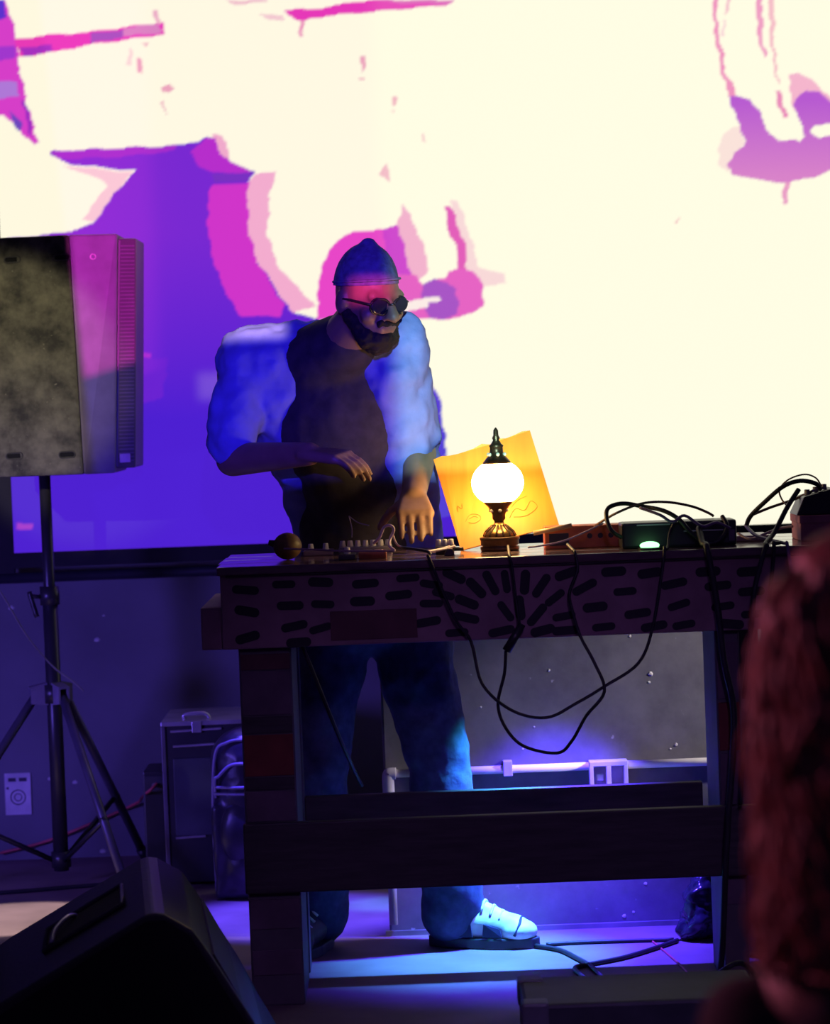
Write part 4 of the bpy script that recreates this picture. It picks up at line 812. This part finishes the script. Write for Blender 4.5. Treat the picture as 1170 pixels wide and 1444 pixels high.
# backpack
Yk = 8.02
bp_ = root('backpack', (W(330, 1240, Yk).x, Yk, 0), 'glossy black backpack with pale piping leaning on the rack case', 'backpack')
m_bag = mat('bag_nylon', (0.045, 0.042, 0.065), 0.3, var=0.3, scale=14, bump=0.3)
kx = W(345, 1150, Yk).x; kz = W(345, 1022, Yk).z; hw = kx - W(299, 1150, Yk).x
mb = MB(); mb.cap((kx, Yk, hw), (kx, Yk, kz - hw), hw, hw * .97); mb.box((kx - hw * .95, Yk - hw * .8, 0.004), (kx + hw * .95, Yk + hw * .8, kz * .55))
mb.build('sack', m_bag, bp_, remesh=0.008, relax=6, noise=0.006, nscale=12)
m_pip = mat('bag_piping', (0.34, 0.31, 0.44), 0.4)
def arch(zt2, w2, y2, zb3):
    return [(kx - w2, y2 + .02, zb3), (kx - w2, y2, zb3 + (zt2 - zb3) * .55), (kx - w2 * .85, y2 - .004, zt2 - w2 * .45), (kx - w2 * .45, y2 - .008, zt2 - w2 * .08), (kx, y2 - .01, zt2), (kx + w2 * .45, y2 - .008, zt2 - w2 * .08), (kx + w2 * .85, y2 - .004, zt2 - w2 * .45), (kx + w2, y2, zb3 + (zt2 - zb3) * .55)]
MB().tube(arch(W(330, 1040, Yk).z, hw * .92, Yk - hw * .62, 0.02), 0.0042, 8, 5).build('piping', m_pip, bp_, smooth=True)
MB().tube(arch(W(330, 1072, Yk).z, hw * .82, Yk - hw * .86, W(330, 1120, Yk).z), 0.0042, 8, 5).build('piping', m_pip, bp_, smooth=True)
for yy in (1105, 1114): MB().tube([(kx - hw * .86, Yk - hw * .74, W(330, yy, Yk).z), (kx, Yk - hw * 1.02, W(330, yy, Yk).z), (kx + hw * .86, Yk - hw * .74, W(330, yy, Yk).z)], 0.004, 8, 5).build('zip', m_pip, bp_, smooth=True)
MB().ell((kx, Yk - hw * .72, W(330, 1170, Yk).z), (hw * .75, hw * .36, .10)).build('pocket', m_bag, bp_, smooth=True)

# ---------------------------------------------------------------- conduit on the half wall
YQ = YP - 0.018
cd = root('conduit_pipe', W(790, 1083, YP), 'pale conduit pipe with an outlet box along the half wall', 'pipe')
m_pvc = mat('pvc', (0.80, 0.78, 0.72), 0.4, var=0.06); m_gbox = mat('box_grey', (0.55, 0.53, 0.60), 0.5)
zq = W(740, 1083, YQ).z; z2 = W(940, 1077, YQ).z; zq = (zq + z2) / 2
MB().tube([(W(548, 1085, YQ).x, YQ, zq), (W(832, 1082, YQ).x, YQ, zq)], 0.0105, 14, smooth=False).build('pipe', m_pvc, cd, smooth=True)
MB().tube([(W(884, 1080, YQ).x, YQ, zq), (W(1130, 1072, YQ).x, YQ, zq)], 0.0105, 14, smooth=False).build('pipe', m_pvc, cd, smooth=True)
xe = W(540, 1085, YQ).x + .012
el = MB().tube([(xe + .02, YQ, zq), (xe + .004, YQ, zq), (xe, YQ, zq - .006), (xe, YQ, zq - .05)], 0.015, 12, 4).build('elbow', m_gbox, cd, smooth=True)
MB().tube([(xe, YQ, zq - .05), (xe, YQ, 0.03)], 0.0105, 14, smooth=False).build('down_pipe', m_gbox, cd, smooth=True)
xb0, xb1 = W(830, 1085, YQ).x, W(884, 1085, YQ).x; hb = 0.062
bxo = MB(); zt3 = zq + .014
bxo.box((xb0, YP - .05, zt3 - .012), (xb1, YP - .001, zt3)); bxo.box((xb0, YP - .05, zt3 - hb), (xb0 + .010, YP - .001, zt3 - .011)); bxo.box((xb1 - .010, YP - .05, zt3 - hb), (xb1, YP - .001, zt3 - .011)); bxo.box(((xb0 + xb1) / 2 - .006, YP - .05, zt3 - hb), ((xb0 + xb1) / 2 + .006, YP - .001, zt3 - .011)); bxo.box((xb0, YP - .05, zt3 - hb - .010), (xb1, YP - .001, zt3 - hb + .001)); bxo.box((xb0 + .004, YP - .012, zt3 - hb), (xb1 - .004, YP - .001, zt3 - .005))
ox = bxo.build('outlet_box', m_gbox, cd, bevel=0.0015)
MB().box(((xb0 + xb1) / 2 - .03, YP - .030, zt3 - .05), ((xb0 + xb1) / 2 - .012, YP - .011, zt3 - .034)).build('plug', m_pvc, ox, bevel=0.003)
MB().box((W(709, 1080, YQ).x, YP - .034, zq - .016), (W(722, 1080, YQ).x, YP - .001, zq + .022)).build('clip', m_gbox, cd, bevel=0.002)

# ---------------------------------------------------------------- crumpled bag by the right leg
Yg = 7.14
gb = root('plastic_bag', (W(985, 1362, Yg).x, Yg, 0), 'crumpled black plastic bag standing against the right table leg', 'bag')
gx = W(992, 1320, Yg).x
mb = MB(); mb.cap((gx, Yg, .05), (gx + .01, Yg, .125), .05, .042); mb.ell((gx - .008, Yg - .01, .05), (.055, .05, .05)); mb.cap((gx + .01, Yg, .125), (gx + .02, Yg, .172), .036, .022)
mb.build('sack', mat('bag_black', (0.03, 0.03, 0.045), 0.18, var=0.3), gb, remesh=0.005, relax=1, noise=0.018, nscale=24)
for s in (-1, 1): MB().tube([(gx + .01, Yg + s * .01, .165), (gx + .005, Yg + s * .02, .20), (gx + .03, Yg + s * .02, .195), (gx + .03, Yg + s * .01, .165)], 0.005, 6, 4).build('handle', mat('bag_black', (0.03, 0.03, 0.045), 0.18), gb, smooth=True)

# ---------------------------------------------------------------- floor monitor wedge
Yn, Yfar = 5.50, 6.20
wd_ = root('floor_monitor', (W(200, 1444, Yn).x, 5.85, 0), 'black wedge floor monitor with a recessed handle in front of the table', 'monitor')
def wp(px, py): v = W(px, py, Yn); return Vector((v.x, Yn, max(v.z, 0.0)))
prof = [(-60, 1444 + 140), (-52, 1470), (-40, 1444), (0, 1415), (205, 1291), (218, 1287), (232, 1289), (272, 1311), (296, 1345), (360, 1444), (430, 1556)]
PR = [wp(*p) for p in prof]
PR[0].z = 0.0; PR[-1].z = 0.0
m_wg = mat('wedge_black', (0.045, 0.038, 0.055), 0.42, var=0.15, scale=90, bump=0.15)
dY = Vector((-0.075, Yfar - Yn, 0))
MB().prism(PR, dY).build('body', m_wg, wd_, bevel=0.006)
MB().prism([p + Vector((0, -.004, 0)) for p in [PR[0] + Vector((.02, 0, .01)), PR[2] + Vector((.02, 0, -.01)), PR[3] + Vector((.01, 0, -.015)), PR[4] + Vector((0, 0, -.012)), PR[6] + Vector((0, 0, -.012)), PR[7] + Vector((-.005, 0, -.012)), PR[9] + Vector((-.012, 0, -.008)), PR[10] + Vector((-.025, 0, .01))]], (0, .0035, 0)).build('end_panel', mat('wedge_end', (0.010, 0.009, 0.014), 0.8), wd_)
# handle recess on the left slope: frame proud of a dark well, with a metal bar
sl0, sl1 = PR[3], PR[4]; sdir = (sl1 - sl0).normalized(); sn = Vector((-sdir.z, 0, sdir.x)); Ls = (sl1 - sl0).length
def sp_(a, y, h): return sl0 + sdir * a + dY * (y / dY.y) + sn * h
a0, a1, y0, y1 = Ls * .30, Ls * .86, .24, .47
MB().prism([sp_(a0, y0, .0012), sp_(a1, y0, .0012), sp_(a1, y1, .0012), sp_(a0, y1, .0012)], sn * 0.002).build('handle_well', mat('slot_black', (0.004, 0.004, 0.005), 0.9), wd_)
rim = MB()
rim.tube([sp_(a0, y0, .004), sp_(a1, y0, .004), sp_(a1, y1, .004), sp_(a0, y1, .004), sp_(a0, y0, .004)], 0.006, 6, smooth=False).build('handle_rim', m_wg, wd_, smooth=True)
MB().tube([sp_(a0 + .015, y0 + .05, .004), sp_(a0 + .03, y0 + .10, .016), sp_(a0 + .06, y0 + .16, .016), sp_(a0 + .07, y0 + .20, .004)], 0.0055, 8, 4).build('handle_bar', m_edge, wd_, smooth=True)
gs0, gs1 = PR[8], PR[10]
gdir = (gs1 - gs0).normalized(); gn = Vector((gdir.z * -1, 0, gdir.x)); gn = gn if gn.x > 0 else -gn
MB().prism([gs0 + gdir * .01 + dY * (.03 / .70) + gn * .001, gs1 - gdir * .02 + dY * (.03 / .70) + gn * .001, gs1 - gdir * .02 + dY * (.67 / .70) + gn * .001, gs0 + gdir * .01 + dY * (.67 / .70) + gn * .001], gn * .004).build('grille', mat('wedge_grille', (0.05, 0.042, 0.06), 0.5, scale=200, bump=0.4), wd_)

# low stage box at the bottom of the picture
Yx = 5.75
a = W(738, 1418, Yx); zx = a.z
sbx = root('stage_box', (W(890, 1430, Yx).x, Yx + .1, 0), 'low dark stage box lying on the floor in front of the table', 'box')
xe0, xe1 = a.x, W(1075, 1408, Yx).x
MB().box((xe0, Yx, 0), (xe1, Yx + .28, zx)).build('body', mat('stagebox_navy', (0.055, 0.06, 0.085), 0.5), sbx, bevel=0.008)
MB().box((xe0 - .004, Yx - .004, zx - .05), (xe0 + .05, Yx + .05, zx + .004)).build('corner_cap', mat('corner_grey', (0.16, 0.16, 0.22), 0.4), sbx, bevel=0.006)
MB().box((xe0 - .004, Yx + .23, zx - .05), (xe0 + .05, Yx + .284, zx + .004)).build('corner_cap', mat('corner_grey', (0.16, 0.16, 0.22), 0.4), sbx, bevel=0.006)
for k in range(6): MB().tube([(xe0 + .12 + .05 * k, Yx + .001, zx * .5), (xe0 + .12 + .05 * k, Yx - .006, zx * .5)], 0.012, 12, smooth=False).build('socket', m_plas, sbx)

# ---------------------------------------------------------------- seated spectator with long curly hair
YH = 2.42
hc = W(1256, 868, YH); hc.y = YH
sp2 = root('person', (hc.x, YH, 0), 'seated spectator with long curly reddish hair and a dark top, seen from behind', 'person')
b = MB()
crown = hc.z + 0.075
nk = Vector((hc.x, YH + .01, crown - .25)); shz = W(1110, 1352, YH).z
cl = Vector((hc.x + .02, YH + .02, shz - .06))
b.ell((hc.x, YH + .02, crown - .115), (.074, .092, .112)); b.cap((hc.x, YH + .02, crown - .17), nk + Vector((0, 0, -.06)), .055, .052)
b.cap((hc.x, YH + .115, crown - .12), (hc.x, YH + .128, crown - .145), .010, .013)
ls2, rs2 = Vector((hc.x - .115, YH, shz - .070)), Vector((hc.x + .135, YH, shz - .070))
pel = Vector((hc.x, YH - .02, .57))
b.cap(ls2, rs2, .052, .052); b.ell((hc.x, YH, (shz + .57) / 2 + .03), (.145, .10, .19)); b.ell(pel, (.16, .12, .10)); b.cap(nk, (hc.x, YH, shz - .1), .055, .065)
for s, shd in ((-1, ls2), (1, rs2)):
    e = shd + Vector((s * .03, .06, -.25)); wv = Vector((hc.x + s * .08, YH + .26, .62))
    b.cap(shd, e, .046, .037); b.cap(e, wv, .037, .027); hand(b, wv, Vector((-s * .3, .8, -.3)), Vector((0, .2, 1)), s, .35)
    kn = Vector((hc.x + s * .11, YH + .40, .54)); an = Vector((hc.x + s * .11, YH + .42, .09))
    b.cap(pel + Vector((s * .08, 0, 0)), kn, .080, .055); b.cap(kn, an, .052, .036); b.cap(an + Vector((0, 0, -.05)), an + Vector((0, .14, -.055)), .036, .030)
b.build('body', m_skin, sp2, remesh=0.009, relax=3)
m_topd = mat('dark_top', (0.020, 0.016, 0.026), 0.9)
tp = MB(); tp.cap(ls2, rs2, .060, .060); tp.ell((hc.x, YH, (shz + .57) / 2), (.150, .118, .19)); tp.ell(pel + Vector((0, 0, .03)), (.175, .13, .11)); tp.cap(Vector((hc.x, YH, shz - .02)), (hc.x, YH, shz - .12), .07, .12)
for s, shd in ((-1, ls2), (1, rs2)): tp.cap(shd, shd + Vector((s * .02, .05, -.22)), .056, .050)
tp.build('dark_top', m_topd, sp2, remesh=0.010, relax=4, noise=.004, nscale=14)
jt = MB(); jt.ell(pel, (.175, .135, .105))
for s in (-1, 1): jt.cap(pel + Vector((s * .085, 0, 0)), Vector((hc.x + s * .11, YH + .40, .54)), .092, .070); jt.cap(Vector((hc.x + s * .11, YH + .40, .54)), Vector((hc.x + s * .11, YH + .42, .12)), .068, .056)
jt.build('trousers', mat('black_trousers', (0.02, 0.02, 0.03), 0.9), sp2, remesh=0.010, relax=3)
m_curl = mat('curly_hair', (0.26, 0.085, 0.060), 0.5, var=0.45, scale=40)
hm = MB(); hm.ell((hc.x, YH - .005, crown - .10), (.112, .114, .106)); hm.cap((hc.x, YH - .02, crown - .16), (hc.x, YH - .035, shz + .03), .105, .095)
hair = hm.build('hair', m_curl, sp2, remesh=0.008, relax=3, noise=.016, nscale=22)
ck = MB(); rnd = random.Random(5)
for k in range(760):
    a = rnd.uniform(PI * 0.93, PI * 2.07) if k % 8 else rnd.uniform(0, 2 * PI); zt0 = rnd.uniform(-.02, -.30); ln = rnd.uniform(.16, .36)
    ph = rnd.uniform(0, 6); amp = rnd.uniform(.004, .012); pts2 = []
    for j in range(15):
        t = j / 14; z = crown + zt0 - ln * t
        if z < shz - .01: break
        rr = (.108 if z > crown - .14 else .108) * min(1.0, math.sqrt(max(0.05, 1 - ((z - (crown - .12)) / .125) ** 2)) if z > crown - .12 else 1.0) + rnd.uniform(-.002, .004)
        pts2.append((hc.x + (rr + amp * math.cos(ph + t * ln * 52)) * math.cos(a + .10 * math.sin(ph + t * ln * 52)), YH - .02 + (rr + amp * math.cos(ph + t * ln * 52)) * math.sin(a + .10 * math.sin(ph + t * ln * 52)), z))
    if len(pts2) > 4: ck.tube(pts2, (.0042, .0016), 5, 2)
for k in range(70):
    a = rnd.uniform(PI * 0.85, PI * 1.35); z0 = crown - rnd.uniform(.06, .40); ph = rnd.uniform(0, 6); off = rnd.uniform(.008, .026); pts2 = []
    for j in range(9):
        t = j / 8; rr = .104 + off * math.sin(PI * t) + .004 * math.cos(ph + 7 * t); z = max(z0 - .11 * t, shz + .004)
        pts2.append((hc.x + rr * math.cos(a + .12 * math.sin(ph + 5 * t)), YH - .02 + rr * math.sin(a + .12 * math.sin(ph + 5 * t)), z))
    ck.tube(pts2, (.0032, .0012), 5, 2)
o = ck.build('curls', m_curl, hair, smooth=True); o['kind'] = 'stuff'
stool = root('stool', (hc.x, YH, 0), 'round black stool under the seated spectator', 'stool')
MB().lathe([(.16, .42), (.17, .43), (.17, .455), (.16, .465)], (hc.x, YH - .02, 0), 28).build('seat', m_plas, stool)
for k in range(4):
    a = PI / 4 + k * PI / 2; MB().tube([(hc.x + .12 * math.cos(a), YH - .02 + .12 * math.sin(a), .425), (hc.x + .19 * math.cos(a), YH - .02 + .19 * math.sin(a), 0.0)], .014, 10, smooth=False).build('leg', m_st, stool, smooth=True)
